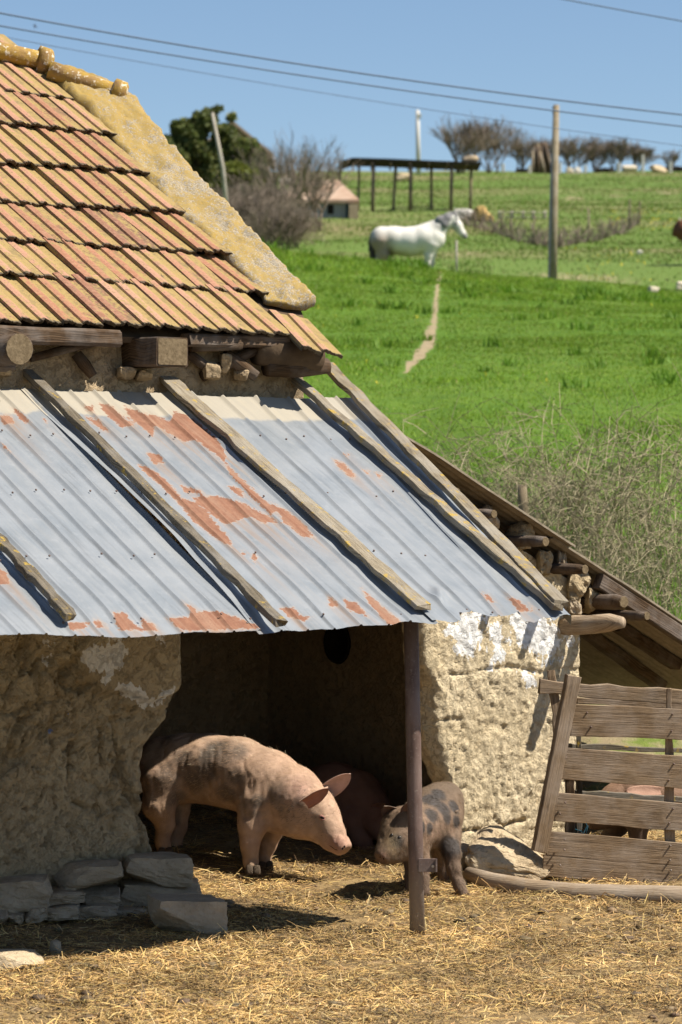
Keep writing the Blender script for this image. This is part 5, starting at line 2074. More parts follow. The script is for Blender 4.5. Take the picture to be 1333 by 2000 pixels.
leaf_shell("ear", P(715, 1570, 18.75), P(728, 1540, 18.75), .10, (.2, -1, 0), .2, M['hide'], P3, BR, BRI, .05)

# --- the pig beyond the board fence
p4_ch = [
    [J(1360, 1555, 18.0, 56), J(1300, 1556, 18.0, 58), J(1245, 1562, 18.0, 54), J(1208, 1572, 17.98, 42), J(1182, 1588, 17.95, 30), J(1162, 1602, 17.93, 19)],
    [J(1248, 1590, 17.9, 32), J(1246, 1632, 17.9, 16), J(1246, 1680, 17.9, 13)],
    [J(1225, 1590, 18.15, 32), J(1190, 1634, 18.15, 15), J(1184, 1680, 18.15, 12)],
    [J(1350, 1590, 17.9, 36), J(1356, 1632, 17.9, 16), J(1352, 1680, 17.9, 13)],
]


def p4_tint(V, N):
    px, py = proj(V)
    c = np.array([.30, .185, .12]) * (1 + .25 * fbm(V, 6, 3, 541)[:, None])
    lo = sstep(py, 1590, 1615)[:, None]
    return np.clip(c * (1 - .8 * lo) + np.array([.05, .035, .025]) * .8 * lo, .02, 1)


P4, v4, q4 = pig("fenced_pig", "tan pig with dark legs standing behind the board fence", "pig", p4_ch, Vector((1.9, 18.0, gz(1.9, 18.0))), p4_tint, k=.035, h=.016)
leaf_shell("ear", P(1292, 1544, 17.76), P(1222, 1545, 17.72), .085, (-.1, -.8, .6), .2, M['hide'], P4, (.40, .27, .19), (.34, .20, .14), .03)
ball("eye", surf(v4, 1196, 1572) + Vector((0, .004, 0)), .009, M['eye'], P4)

# --- grey horse on the crest
HD = 90.0
hy = CY - FPX * (gz((800 - CX) * HD / FPX, HD) - CAM_H) / HD
dy = hy - 527


def H(px, py, r, dd=0.0):
    return (np.array(P(px, py + dy, HD + dd)), r * HD / FPX)


horse_ch = [
    [H(747, 467, 24), H(770, 470, 26.5), H(800, 473, 28), H(828, 468, 28), H(846, 466, 25)],
    [H(840, 455, 21), H(856, 447, 18), H(872, 436, 14), H(884, 428, 11)],
    [H(884, 428, 10.5), H(894, 442, 9.5), H(902, 455, 6.8), H(908, 462, 5.8)],
    [H(890, 440, 9), H(899, 454, 5.5)],
    [H(842, 480, 16, -.15), H(837, 500, 8, -.17), H(836, 515, 5, -.17), H(835, 528, 4.2, -.17), H(837, 538, 5, -.17)],
    [H(846, 480, 15, .18), H(843, 500, 7.5, .18), H(843, 515, 5, .18), H(842, 528, 4.2, .18), H(844, 538, 5, .18)],
    [H(745, 474, 20, -.12), H(748, 496, 12, -.14), H(738, 512, 6.5, -.14), H(740, 527, 4.8, -.14), H(743, 538, 5, -.14)],
    [H(752, 476, 19, .15), H(758, 496, 11, .16), H(750, 512, 6.5, .16), H(752, 527, 4.8, .16), H(755, 538, 5, .16)],
]


def horse_tint(V, N):
    px, py = proj(V)
    py = py - dy
    c = np.tile(np.array([.66, .635, .58]), (len(V), 1)) * (1 + .06 * fbm(V, 2, 3, 551)[:, None])
    q = (sstep(px, 785, 745) * sstep(py, 445, 474))[:, None]
    c = c * (1 - .8 * q) + np.array([.22, .14, .085]) * .8 * q
    q = (sstep(py, 484, 500) * sstep(px, 815, 780) * sstep(px, 745, 765))[:, None]
    c = c * (1 - .5 * q) + np.array([.40, .30, .20]) * .5 * q
    q = np.exp(-((px - 761) / 8) ** 2 - ((py - 492) / 10) ** 2)[:, None]
    c = c * (1 - .75 * q) + np.array([.07, .05, .04]) * .75 * q
    q = np.exp(-((px - 862) / 13) ** 2 - ((py - 440) / 9) ** 2)[:, None]
    c = c * (1 - .5 * q) + np.array([.22, .21, .21]) * .5 * q
    q = (np.exp(-((px - 888) / 7) ** 2 - ((py - 447) / 12) ** 2))[:, None]
    c = c * (1 - .6 * q) + np.array([.20, .20, .22]) * .6 * q
    q = sstep(px + py, 1362, 1368)[:, None]
    c = c * (1 - .75 * q) + np.array([.12, .12, .13]) * .75 * q
    q = (sstep(py, 500, 520))[:, None]
    c = c * (1 - .35 * q) + np.array([.30, .29, .29]) * .35 * q
    return np.clip(c, .02, 1)


V, Q = sdf_body(horse_ch, .07, .03)
HORSE = thing("horse", "white grey-maned horse standing side-on at the crest of the meadow", "horse", P(795, 530 + dy, HD))
put("body", V, Q, M['hide'], HORSE, True, cols=horse_tint(V, vert_normals(V, Q)))
mn, mq = sdf_body([[H(886, 417, 4.5, -.06), H(874, 424, 7, -.1), H(860, 432, 9, -.12), H(846, 441, 6, -.1)], [H(876, 428, 6, -.16), H(868, 440, 7, -.18), H(862, 450, 4, -.16)], [H(890, 422, 4, -.1), H(893, 434, 2.5, -.12)]], .06, .03)
put("mane", mn, mq, M['hide'], HORSE, True, cols=np.tile([.21, .205, .21], (len(mn), 1)) * (1 + .5 * fbm(mn, 6, 2, 5)[:, None]))
tn, tq = sdf_body([[H(727, 458, 4), H(725, 472, 5), H(727, 488, 6.5), H(729, 503, 5), H(730, 516, 3)]], .05, .03)
put("tail", tn, tq, M['hide'], HORSE, True, cols=np.tile([.05, .042, .038], (len(tn), 1)))
for dd in (-.09, .07):
    c = H(888, 419, 2, dd)[0]
    leaf_shell("ear", c, c + np.array([.03, 0, .20]), .09, (1, -.3, 0), .2, M['hide'], HORSE, (.5, .49, .47), (.3, .29, .28), thick=.02)
ball("eye", surf(V, 893, 437 + dy, 2) + Vector((0, .01, 0)), .035, M['eye'], HORSE)

# --- brown cow at the right edge of the field
CD = 104.0
cy_ = CY - FPX * (gz((1370 - CX) * CD / FPX, CD) - CAM_H) / CD


def K(px, py, r, dd=0.0):
    return (np.array(P(px, py + cy_ - 530, CD + dd)), r * CD / FPX)


cow_ch = [[K(1338, 462, 20), K(1365, 466, 25), K(1400, 466, 25), K(1425, 468, 22)],
          [K(1342, 455, 15), K(1330, 452, 11), K(1322, 460, 7.5), K(1318, 468, 5)],
          [K(1345, 478, 13, -.2), K(1345, 505, 5, -.2), K(1345, 530, 4.5, -.2)], [K(1352, 478, 13, .2), K(1353, 505, 5, .2), K(1353, 530, 4.5, .2)],
          [K(1420, 478, 14, -.2), K(1424, 505, 6, -.2), K(1421, 530, 4.5, -.2)], [K(1412, 478, 14, .2), K(1415, 505, 6, .2), K(1413, 530, 4.5, .2)]]
V, Q = sdf_body(cow_ch, .07, .045)
COW = thing("cow", "reddish brown cow cut by the photo's edge on the far pasture", "cow", P(1380, 530 + cy_ - 530, CD))
put("body", V, Q, M['hide'], COW, True, cols=np.tile([.13, .05, .025], (len(V), 1)))
for dd, sx in ((-.12, -1), (.12, 1)):
    c = K(1331, 444, 2, dd)[0]
    hv, hf, uv = tube_geo([Vector(c), Vector(c) + Vector((-.03, sx * .12, .05)), Vector(c) + Vector((-.06, sx * .16, .16))], [.03, .025, .008], 8)
    put("horn", hv, hf, M['limestone'], COW, True)
# ------------------------------------------------------------------ plants
def bramble(name, label, cx, cd, rad, nst, hgt, seed, green=.25, group=None):
    """Thicket of arching dry canes with side twigs."""
    rr = random.Random(seed)
    mb = MB()
    lf = MB()
    for s in range(nst):
        a, q = rr.uniform(0, 2 * math.pi), rad * math.sqrt(rr.random())
        x, d = cx + math.cos(a) * q, cd + math.sin(a) * q
        p0 = Vector((x, d, gz(x, d) - .03))
        ya = rr.uniform(0, 2 * math.pi)
        h = hgt * rr.uniform(.35, 1.15)
        rch = h * rr.uniform(.3, 1.3)
        pts = []
        n = 7
        for i in range(n + 1):
            f = i / n
            arch = math.sin(f * rr.uniform(1.5, 2.2)) if i else 0
            pts.append(p0 + Vector((math.cos(ya) * rch * f ** 1.4, math.sin(ya) * rch * f ** 1.4, h * min(1.1, arch) * (1 - .25 * f ** 3))) + Vector((rr.uniform(-1, 1), rr.uniform(-1, 1), rr.uniform(-1, 1))) * .025)
        r0 = rr.uniform(.0025, .005)
        mb.tube(pts, [r0 * (1 - .7 * i / n) for i in range(n + 1)], 3, cap=False)
        for t in range(rr.randint(4, 8)):
            i = rr.randint(2, n)
            b_ = pts[i]
            v = Vector((rr.uniform(-1, 1), rr.uniform(-1, 1), rr.uniform(-.3, 1))).normalized() * h * rr.uniform(.10, .32)
            mb.tube([b_, b_ + v * .5 + Vector((0, 0, .02)), b_ + v], [.0028, .0022, .0012], 3, cap=False)
            if rr.random() < green:
                for _ in range(2):
                    c = b_ + v * rr.uniform(.2, 1)
                    e1 = Vector((rr.uniform(-1, 1), rr.uniform(-1, 1), rr.uniform(-.5, 1))).normalized() * .025
                    e2 = Vector((rr.uniform(-1, 1), rr.uniform(-1, 1), rr.uniform(-1, 1))).normalized() * .016
                    g = rr.uniform(.7, 1.2)
                    lf.add([c - e2, c + e1 * .5, c + e2, c + e1 * 1.2], [(0, 1, 3), (1, 2, 3)], c=(.075 * g, .12 * g, .02 * g))
    root = thing(name, label, "bush", (cx, cd, gz(cx, cd)), group)
    mb.build("canes", M['twig'], root)
    if lf.n:
        lf.build("leaves", M['blade'], root)
    return root


for k, (px, D, rad, n, h, lab) in enumerate([
        (905, 26.5, .75, 95, 1.0, "thin dry bramble at the back end of the lean-to roof"),
        (1000, 25.6, .80, 120, 1.15, "dry bramble round the short grey fence post"),
        (1095, 26.2, .85, 130, 1.45, "tallest dry bramble with long canes arching over the meadow"),
        (1190, 24.6, .85, 150, 1.20, "dense tan bramble above the middle of the lean-to roof"),
        (1290, 25.6, .90, 150, 1.35, "dry bramble reaching the photo's right edge at the top"),
        (1270, 23.2, .75, 110, .85, "low tangled bramble just behind the lean-to's lower end"),
        (1390, 24.2, .80, 90, 1.1, "dry bramble cut by the right edge of the photo")]):
    bramble("bramble_bush", lab, (px - CX) * D / FPX, D, rad, int(n * .85), h * .95, 600 + k, .3, "dry brambles behind the lean-to")

x, d = (1021 - CX) * 24.6 / FPX, 24.6
V, F, uv = tube_geo([P(1023, 1040, d) + Vector((0, 0, -.35)), P(1022, 990, d), P(1020, 947, d)], [.042, .04, .036], 10, .06, 610)
tag(put("fence_post", V, F, M['pole_wood'], None, True, uv=uv), "short grey wooden post standing in the dry brambles", "post")


RMIN = 0.0


def branches(mb, p0, dirv, length, r, depth, rr, spread=.55, up=.15, nseg=3, side=4, thin=.62):
    r = max(r, RMIN)
    if depth < 2:
        nseg = 2
    pts = [p0]
    d = dirv.normalized()
    for i in range(nseg):
        d = (d + Vector((rr.gauss(0, .13), rr.gauss(0, .13), rr.gauss(0, .10) + up * .3))).normalized()
        pts.append(pts[-1] + d * length / nseg)
    mb.tube(pts, [r * (1 - .38 * i / nseg) for i in range(nseg + 1)], side, cap=False)
    if depth == 0:
        return
    for k in range(rr.randint(2, 4)):
        i = rr.randint(1, nseg)
        a = rr.uniform(0, 2 * math.pi)
        s = d.cross(Vector((0, 0, 1)) if abs(d.z) < .95 else Vector((1, 0, 0))).normalized()
        t = s.cross(d)
        nd_ = (d + (s * math.cos(a) + t * math.sin(a)) * spread * rr.uniform(.6, 1.4) + Vector((0, 0, up))).normalized()
        branches(mb, pts[i], nd_, length * rr.uniform(.6, .85), r * thin, depth - 1, rr, spread, up, nseg, 3)


def bare_tree(name, label, px, py, D, hpx, material, seed, stems=1, depth=4, group=None, r=None, spread=.55, lean=0.0, wide=.5):
    """A leafless tree whose foot stands at the ground below (px, py); hpx is its height in the picture at that distance."""
    global RMIN
    RMIN = D * .00008
    rr = random.Random(seed)
    x = (px - CX) * D / FPX
    g = Vector((x, D, gz(x, D)))
    top = CAM_H + (CY - (py - hpx)) * D / FPX
    h = top - g.z
    root = thing(name, label, "tree", g, group)
    tr, cr = MB(), MB()
    for s in range(stems):
        o = Vector((rr.uniform(-1, 1), rr.uniform(-1, 1), 0)) * (.12 * h * wide if stems > 1 else 0)
        d = Vector((rr.uniform(-wide, wide) * (1 if stems > 1 else .15) + lean, rr.uniform(-.3, .3), 1)).normalized()
        rad = (r or h * .022) / max(1, stems ** .4)
        t1 = g + o + d * h * .20
        tr.tube([g + o - Vector((0, 0, .1)), g + o + d * h * .10, t1], [rad * 1.15, rad, rad * .85], 6)
        for k in range(rr.randint(4, 6)):
            dd = (d + Vector((rr.uniform(-.6, .6), rr.uniform(-.6, .6), .15))).normalized()
            branches(cr, t1, dd, h * .34, rad * .6, depth, rr, spread, .12)
    tr.build("trunk", M['bark'] if material is None else material, root, True)
    V = np.concatenate(cr.V)
    zt = V[:, 2].max()
    cr.V = [np.stack([v[:, 0], v[:, 1], np.where(v[:, 2] > t1.z, t1.z + (v[:, 2] - t1.z) * (top - t1.z) / max(.1, zt - t1.z), v[:, 2])], -1) for v in cr.V]
    cr.build("crown", M['twig_dark'] if material is None else material, root)
    return root


def leaf_cloud(blobs, n, size, r, pal):
    """Small leaf-sized quads through a set of ellipsoid clumps (cx, cy, cz, rx, ry, rz)."""
    B = np.array(blobs)
    w = B[:, 3] * B[:, 4] * B[:, 5]
    k = r.choice(len(B), n, p=w / w.sum())
    u = r.normal(0, 1, (n, 3))
    u /= np.linalg.norm(u, axis=1)[:, None]
    q = r.random(n) ** .45
    c = B[k, :3] + u * q[:, None] * B[k, 3:]
    c += .55 * B[k, 3:] * np.stack([fbm(c, 1.1, 3, 1), fbm(c + 9, 1.1, 3, 2), fbm(c + 4, 1.1, 3, 3)], -1)
    a = r.normal(0, 1, (n, 3))
    a /= np.linalg.norm(a, axis=1)[:, None]
    b_ = np.cross(a, r.normal(0, 1, (n, 3)))
    b_ /= np.linalg.norm(b_, axis=1)[:, None]
    s = size * r.uniform(.6, 1.4, n)[:, None]
    X = np.stack([c - a * s - b_ * s * .5, c + a * s - b_ * s * .4, c + a * s * 1.2 + b_ * s * .5, c - a * s + b_ * s * .5], 1).reshape(-1, 3)
    F = np.arange(4 * n).reshape(-1, 4)
    kk = r.choice(len(pal), n)
    col = np.array(pal)[kk] * r.uniform(.7, 1.3, (n, 1))
    return X, F, np.repeat(col, 4, 0)


def leafy(name, label, px, D, blobs_px, n, size, pal, seed, cat="tree", trunk=True, group=None):
    r = np.random.default_rng(seed)
    x = (px - CX) * D / FPX
    g = Vector((x, D, gz(x, D)))
    root = thing(name, label, cat, g, group)
    bl = []
    for (bx, by, br_) in blobs_px:
        c = P(bx, by, D)
        rad = br_ * D / FPX
        bl.append((c.x, c.y + r.uniform(-.6, .6) * rad, c.z, rad, rad, rad * .9))
    X, F, C = leaf_cloud(bl, n, size, r, pal)
    put("crown", X, F, M['blade'], root, False, cols=C)
    if trunk:
        mb = MB()
        c = Vector(np.array(bl)[:, :3].mean(0))
        t1 = g.lerp(c, .45)
        mb.tube([g - Vector((0, 0, .2)), g.lerp(t1, .5), t1], [.28, .22, .18], 8)
        for b_ in bl:
            mb.tube([t1, t1.lerp(Vector(b_[:3]), .5) + Vector((0, 0, .2)), Vector(b_[:3])], [.14, .09, .04], 5)
        mb.build("trunk", M['bark'], root, True)
    return root


DG = [(.10, .13, .035), (.13, .155, .04), (.16, .165, .05), (.075, .10, .03)]
YG = [(.16, .19, .03), (.13, .16, .03), (.20, .21, .04)]
leafy("evergreen_tree", "big dark evergreen tree behind the barn roof's end", 400, 142, [(375, 255, 34), (400, 232, 28), (352, 250, 20), (424, 213, 10), (452, 229, 12), (438, 262, 24), (475, 290, 24), (498, 318, 24), (515, 345, 22), (470, 330, 26), (358, 295, 34), (395, 300, 34), (430, 290, 30), (330, 280, 18), (345, 325, 34), (408, 345, 40), (450, 320, 20)],
      20000, .095, DG, 701)
leafy("olive_shrub", "yellowish green shrub below the dark evergreen tree", 470, 136, [(460, 335, 30), (490, 342, 22), (440, 360, 26), (505, 370, 20), (420, 378, 26)], 8000, .07, YG, 703, "shrub")
leafy("evergreen_shrub", "grey green shrub at the left foot of the evergreen tree", 335, 138, [(330, 300, 24), (318, 275, 14), (345, 345, 30), (370, 370, 26)], 6000, .08, DG, 704, "shrub")
for k, (px, D, hp, st, lab) in enumerate([(400, 112, 120, 10, "brown leafless thicket just above the barn's mortared roof edge"), (452, 110, 140, 12, "brown leafless thicket under the leaning pale pole"),
                                          (505, 108, 140, 13, "dense brown thicket left of the orange roofed hut"), (542, 106, 118, 11, "brown thicket at the meadow's left edge"),
                                          (478, 120, 150, 11, "tall brown thicket half hiding the tan house"), (530, 122, 135, 10, "tall brown thicket standing left of the pale trunked tree"), (575, 118, 90, 8, "low brown thicket in front of the orange roofed hut")]):
    x = (px - CX) * D / FPX
    yb = CY - FPX * (gz(x, D) - CAM_H) / D
    t_ = bare_tree("dry_thicket", lab, px, yb, D, hp, None, 710 + k, st, 3, "brown thickets left of the meadow", r=.06, spread=.8, wide=.8)
    t_["category"] = "bush"
for k, (px, D, ytop, st, lab) in enumerate([(542, 128, 250, 2, "pale trunked bare tree rising left of the orange roofed hut"), (585, 132, 240, 3, "tall bare tree rising behind the orange roofed hut"),
                                            (622, 134, 262, 3, "bare tree between the hut and the open shelter")]):
    x = (px - CX) * D / FPX
    yb = CY - FPX * (gz(x, D) - CAM_H) / D
    bare_tree("bare_tree", lab, px, yb, D, yb - ytop, None, 730 + k, st, 3, "bare trees by the hut", r=.09, wide=.35, spread=.42)
for k, (px, D, ytop, st, lab) in enumerate([(900, 285, 222, 9, "largest bare tree on the far ridge, left part"), (962, 288, 218, 9, "large bare tree on the far ridge right beside its twin"),
                                            (1015, 300, 262, 5, "small bare tree left of the stacked poles on the ridge"), (1062, 305, 262, 5, "small bare tree behind the stacked poles"),
                                            (1118, 300, 258, 6, "bare tree right of the wooden utility pole on the ridge"), (1165, 302, 262, 6, "middle bare tree of the row on the right ridge"),
                                            (1205, 300, 265, 6, "bare tree second from the right end of the ridge row"), (1245, 300, 275, 5, "low bare tree at the right end of the ridge row"), (1312, 300, 290, 2, "tiny bare tree at the photo's right edge on the ridge")]):
    x = (px - CX) * D / FPX
    yb = CY - FPX * (gz(x, D) - CAM_H) / D
    bare_tree("ridge_tree", lab, px, yb, D, yb - ytop, None, 740 + k, st, 3, "bare trees along the far ridge", r=.15, wide=.8, spread=.5)


# ------------------------------------------------------------------ far buildings and furniture of the hill
def gy(px, D):
    x = (px - CX) * D / FPX
    return CY - FPX * (gz(x, D) - CAM_H) / D


def quad_box(mb, x0, x1, D0, D1, z0, z1):
    V = [(x0, D0, z0), (x1, D0, z0), (x1, D1, z0), (x0, D1, z0), (x0, D0, z1), (x1, D0, z1), (x1, D1, z1), (x0, D1, z1)]
    mb.add(V, [(3, 2, 1, 0), (4, 5, 6, 7), (0, 1, 5, 4), (1, 2, 6, 5), (2, 3, 7, 6), (3, 0, 4, 7)])


def px2x(px, D):
    return (px - CX) * D / FPX


def py2z(py, D):
    return CAM_H + (CY - py) * D / FPX


def hip_roof(mb, x0, x1, D0, D1, ze, zr, inset, over=.25, th=.14):
    x0, x1, D0, D1 = x0 - over, x1 + over, D0 - over, D1 + over
    dm = (D0 + D1) / 2
    V = [(x0, D0, ze), (x1, D0, ze), (x1, D1, ze), (x0, D1, ze), (x0 + inset, dm, zr), (x1 - inset, dm, zr)]
    V += [(a, b_, c - th) for a, b_, c in V[:4]]
    mb.add(V, [(0, 1, 5, 4), (1, 2, 5), (2, 3, 4, 5), (3, 0, 4), (0, 6, 7, 1), (1, 7, 8, 2), (2, 8, 9, 3), (3, 9, 6, 0), (9, 8, 7, 6)])


D = 147.0
HUT = thing("tiled_hut", "small hut with orange hipped tile roof beyond the thickets", "hut", (px2x(628, D), D + 1.5, gz(px2x(628, D), D)))
w = MB()
zb_ = gz(px2x(628, D), D) - .2
quad_box(w, px2x(566, D), px2x(690, D), D, D + 3, zb_, py2z(392, D))
w.build("wall", M['plaster'], HUT)
w = MB()
hip_roof(w, px2x(560, D), px2x(692, D), D, D + 3, py2z(391, D), py2z(345, D), 1.0)
w.build("roof", M['far_tile'], HUT)
w = MB()
quad_box(w, px2x(682, D), px2x(700, D), D - .4, D - .1, zb_, py2z(400, D))
w.build("porch_post", M['tan_wall'], HUT)
for a, b_ in ((588, 604), (640, 652)):
    w = MB()
    quad_box(w, px2x(a, D), px2x(b_, D), D - .03, D + .05, py2z(418, D), py2z(400, D))
    w.build("window", M['black'], HUT)
w = MB()
quad_box(w, px2x(676, D), px2x(684, D), D - .04, D + .05, zb_, py2z(398, D))
w.build("door", M['blue_twine'], HUT)

D = 205.0
HS = thing("gabled_house", "tan house with orange gable roof rising behind the evergreen tree", "house", (px2x(455, D), D + 4, gz(px2x(455, D), D)))
zb_ = gz(px2x(455, D), D) - .5
ze, zr = py2z(302, D), py2z(243, D)
x0, x1, xm = px2x(385, D), px2x(522, D), px2x(455, D)
w = MB()
w.add([(x0, D, zb_), (x1, D, zb_), (x1, D, ze), (xm, D, zr - .1), (x0, D, ze), (x0, D + 8, zb_), (x1, D + 8, zb_), (x1, D + 8, ze), (xm, D + 8, zr - .1), (x0, D + 8, ze)],
      [(0, 1, 2, 3, 4), (9, 8, 7, 6, 5), (1, 6, 7, 2), (5, 0, 4, 9), (0, 5, 6, 1)])
w.build("wall", M['tan_wall'], HS)
for sx, xe in ((1, x1 + .4), (-1, x0 - .4)):
    w = MB()
    w.add([(xm, D - .4, zr), (xm, D + 8.4, zr), (xe, D + 8.4, ze - .2), (xe, D - .4, ze - .2), (xm, D - .4, zr + .25), (xm, D + 8.4, zr + .25), (xe, D + 8.4, ze + .05), (xe, D - .4, ze + .05)],
          [(0, 1, 2, 3), (7, 6, 5, 4), (0, 3, 7, 4), (1, 5, 6, 2), (2, 6, 7, 3), (0, 4, 5, 1)])
    w.build("roof", M['far_tile'], HS)
w = MB()
quad_box(w, px2x(470, D), px2x(482, D), D - .05, D + .1, py2z(302, D), py2z(283, D))
w.build("window", M['black'], HS)

D = 156.0
SH = thing("open_shelter", "long open shelter with thin dark flat roof on wooden posts", "shelter", (px2x(800, D), D + 1.5, gz(px2x(800, D), D)))
w = MB()
pts = [(668, 315), (690, 309), (760, 311), (850, 315), (940, 318)]
rows = []
for q in (0, 3.6):
    for (a, b_) in pts:
        rows.append((px2x(a, D), D - .3 + q, py2z(b_, D) + q * .02))
n = len(pts)
V = rows + [(a, b_, c - .11) for a, b_, c in rows]
F = [(i, i + 1, n + i + 1, n + i) for i in range(n - 1)] + [(2 * n + n + i, 2 * n + n + i + 1, 2 * n + i + 1, 2 * n + i) for i in range(n - 1)] \
    + [(2 * n + i, 2 * n + i + 1, i + 1, i) for i in range(n - 1)] + [(n + i, n + i + 1, 3 * n + i + 1, 3 * n + i) for i in range(n - 1)] + [(0, n, 3 * n, 2 * n), (n - 1, 3 * n - 1, 4 * n - 1, 2 * n - 1)]
w.add(V, F)
w.build("roof", M['dark_roof'], SH)
for k, (a, b_, q, wd, mt_) in enumerate([(665, 662, 0, .13, 'bark'), (702, 700, 3, .11, 'pole_wood'), (730, 728, 0, .16, 'bark'), (774, 768, 1.5, .13, 'pole_wood'), (803, 802, 0, .16, 'bark'), (843, 843, 2.5, .13, 'pole_wood'),
                                         (883, 881, 0, .15, 'bark'), (921, 919, 2, .13, 'pole_wood')]):
    Dq = D + q
    x, xb = px2x(a, Dq), px2x(b_, Dq)
    V, F, uv = tube_geo([(xb, Dq, gz(xb, Dq) - .2), (x, Dq, py2z(314 if a < 860 else 318, Dq) - .05)], wd * .68, 6)
    put("post", V, F, M[mt_], SH, True, uv=uv)
for k in range(7):
    a = 690 + k * 37
    V, F, uv = bar_geo((px2x(a, D), D - .45, py2z(318, D) - .08), (px2x(a, D), D + 3.3, py2z(317, D)), .08, .10, n=1)
    put("roof_joist", V, F, M['bark'], SH, uv=uv)
V, F, uv = bar_geo((px2x(770, D + 1), D + 1, py2z(406, D + 1)), (px2x(850, D + 1), D + 1, py2z(404, D + 1)), .15, .05, n=2)
put("rail", V, F, M['bark'], SH, uv=uv)
tag(rock("roof_bundle", 905, 304, 934, 319, 156.5, .8, M['tan_wall'], seed=801, n=4, round_=.6), "rusty brown bundle lying on the shelter roof's right end", "bundle")

D = 142.0
hp = hull_rock("hay_heap", [P(x, y, D + dd) for (x, y) in ((932, 405), (945, 402), (962, 425), (967, 433), (918, 434), (925, 412)) for dd in (-.6, .6)], M['hay'], 803, .12, 3)
tag(hp, "heap of golden hay behind the horse's head", "hay heap")
tp = hull_rock("tarp_bundle", [P(x, y, D + 1 + dd) for (x, y) in ((884, 414), (895, 408), (925, 410), (930, 432), (880, 433)) for dd in (-.6, .6)], M['tarp'], 805, .08, 3)
tag(tp, "long bundle under a pale tarpaulin beside the hay", "tarpaulin")

# long low fence behind the horse
D = 146.0
LF = thing("rail_fence", "low pale rail fence left of the wooden utility pole", "fence", (px2x(1020, D), D, gz(px2x(1020, D), D)))
for a in (976, 1000, 1022, 1042, 1065):
    g0 = gz(px2x(a, D), D)
    V, F, uv = tube_geo([(px2x(a, D), D, g0 - .1), (px2x(a, D), D, py2z(412, D))], .07, 6)
    put("post", V, F, M['bark_pale'], LF, True, uv=uv)
for y in (415, 424):
    V, F, uv = bar_geo((px2x(974, D), D - .08, py2z(y, D)), (px2x(1068, D), D - .08, py2z(y + 1, D)), .10, .04, n=3)
    put("rail", V, F, M['bark_pale'], LF, uv=uv)

# stake fence round the field
FF = thing("stake_fence", "crooked fence of dark stakes round the field corner", "fence", on_ground(1085, 486))
rr = random.Random(31)
line = [(905, 440), (960, 452), (1030, 476), (1085, 487), (1130, 478), (1180, 466), (1215, 455), (1247, 440)]
LQ = resample(line, 25)
prevp = None
for k, (a, b_) in enumerate(LQ):
    a += rr.uniform(-7, 7)
    g = on_ground(a, b_)
    if rr.random() < .3:
        continue
    hh = rr.uniform(.35, 1.15) * (1.5 if a > 1130 else 1.0)
    ln = rr.uniform(-.25, .35) * (1.3 if rr.random() < .25 else .5)
    V, F, uv = tube_geo([g - Vector((0, 0, .15)), g + Vector((ln * .5, 0, hh * .5)), g + Vector((ln, 0, hh))], [.05, .045, .03], 5, .15, k)
    put("stake", V, F, M['bark'] if rr.random() < .7 else M['pole_wood'], FF, True, uv=uv)
    if prevp is not None and k % 1 == 0:
        V, F, uv = tube_geo([prevp + Vector((0, 0, .55)), (prevp + g) / 2 + Vector((0, 0, .45)), g + Vector((0, 0, .55))], .02, 4)
        put("wire_strand", V, F, M['bark'], FF, True, uv=uv)
    prevp = g
wd = MB()
for k in range(480):
    i = rr.randrange(len(LQ) - 1)
    a, b_ = LQ[i] + (LQ[i + 1] - LQ[i]) * rr.random()
    g = on_ground(a, b_ - 1)
    v = Vector((rr.gauss(0, .3), rr.gauss(0, .2), rr.uniform(.25, .85)))
    wd.tube([g, g + v * .6, g + v + Vector((rr.gauss(0, .1), 0, 0))], [.016, .013, .008], 3, cap=False)
o = wd.build("fence_weeds", M['twig_dark'], None)
o["kind"] = "stuff"
bl = on_ground(1200, 452)

# utility poles and leaning poles
x, D = px2x(1083, 87.5), 87.5
V, F, uv = tube_geo([P(1079, 548, D) + Vector((0, 0, -.5)), P(1081, 430, D), P(1087, 205, D)], [.135, .125, .085], 12, .02, 811)
up_ = put("utility_pole", V, F, M['pole_wood'], None, True, uv=uv)
tag(up_, "tall weathered wooden utility pole standing on the crest", "utility pole")
V, F, uv = tube_geo([P(1083, 300, D) + Vector((-.09, -.1, 0)), P(1081, 545, D) + Vector((-.13, -.13, 0))], .012, 5)
put("earth_wire", V, F, M['wire'], up_)
ins = MB()
for zz_ in (212, 222):
    ins.tube([P(1082, zz_, D), P(1080, zz_ - 3, D)], [.03, .03], 6)
ins.build("insulator", M['dark_roof'], up_)
D = 280.0
V, F, uv = tube_geo([P(818, gy(818, D), D), P(816, 215, D)], [.22, .16], 8)
cp = put("utility_pole", V, F, M['concrete'], None, True, uv=uv)
tag(cp, "pale concrete utility pole far behind the open shelter", "utility pole")
V, F, uv = bar_geo(P(813, 226, D), P(823, 226, D), .35, .4, n=1)
put("fitting", V, F, M['concrete'], cp)
D = 104.0
V, F, uv = tube_geo([P(449, 470, D), P(436, 330, D), P(415, 220, D)], [.075, .07, .05], 8, .05, 815)
tag(put("leaning_pole", V, F, M['bark_pale'], None, True, uv=uv), "thin pale pole leaning left before the evergreen tree", "pole")
D = 84.0
V, F, uv = tube_geo([P(892, gy(892, D) + 4, D), P(892, 470, D)], [.035, .03], 6)
tag(put("thin_stake", V, F, M['bark_pale'], None, True, uv=uv), "thin pale stake in the grass below the horse's muzzle", "stake")

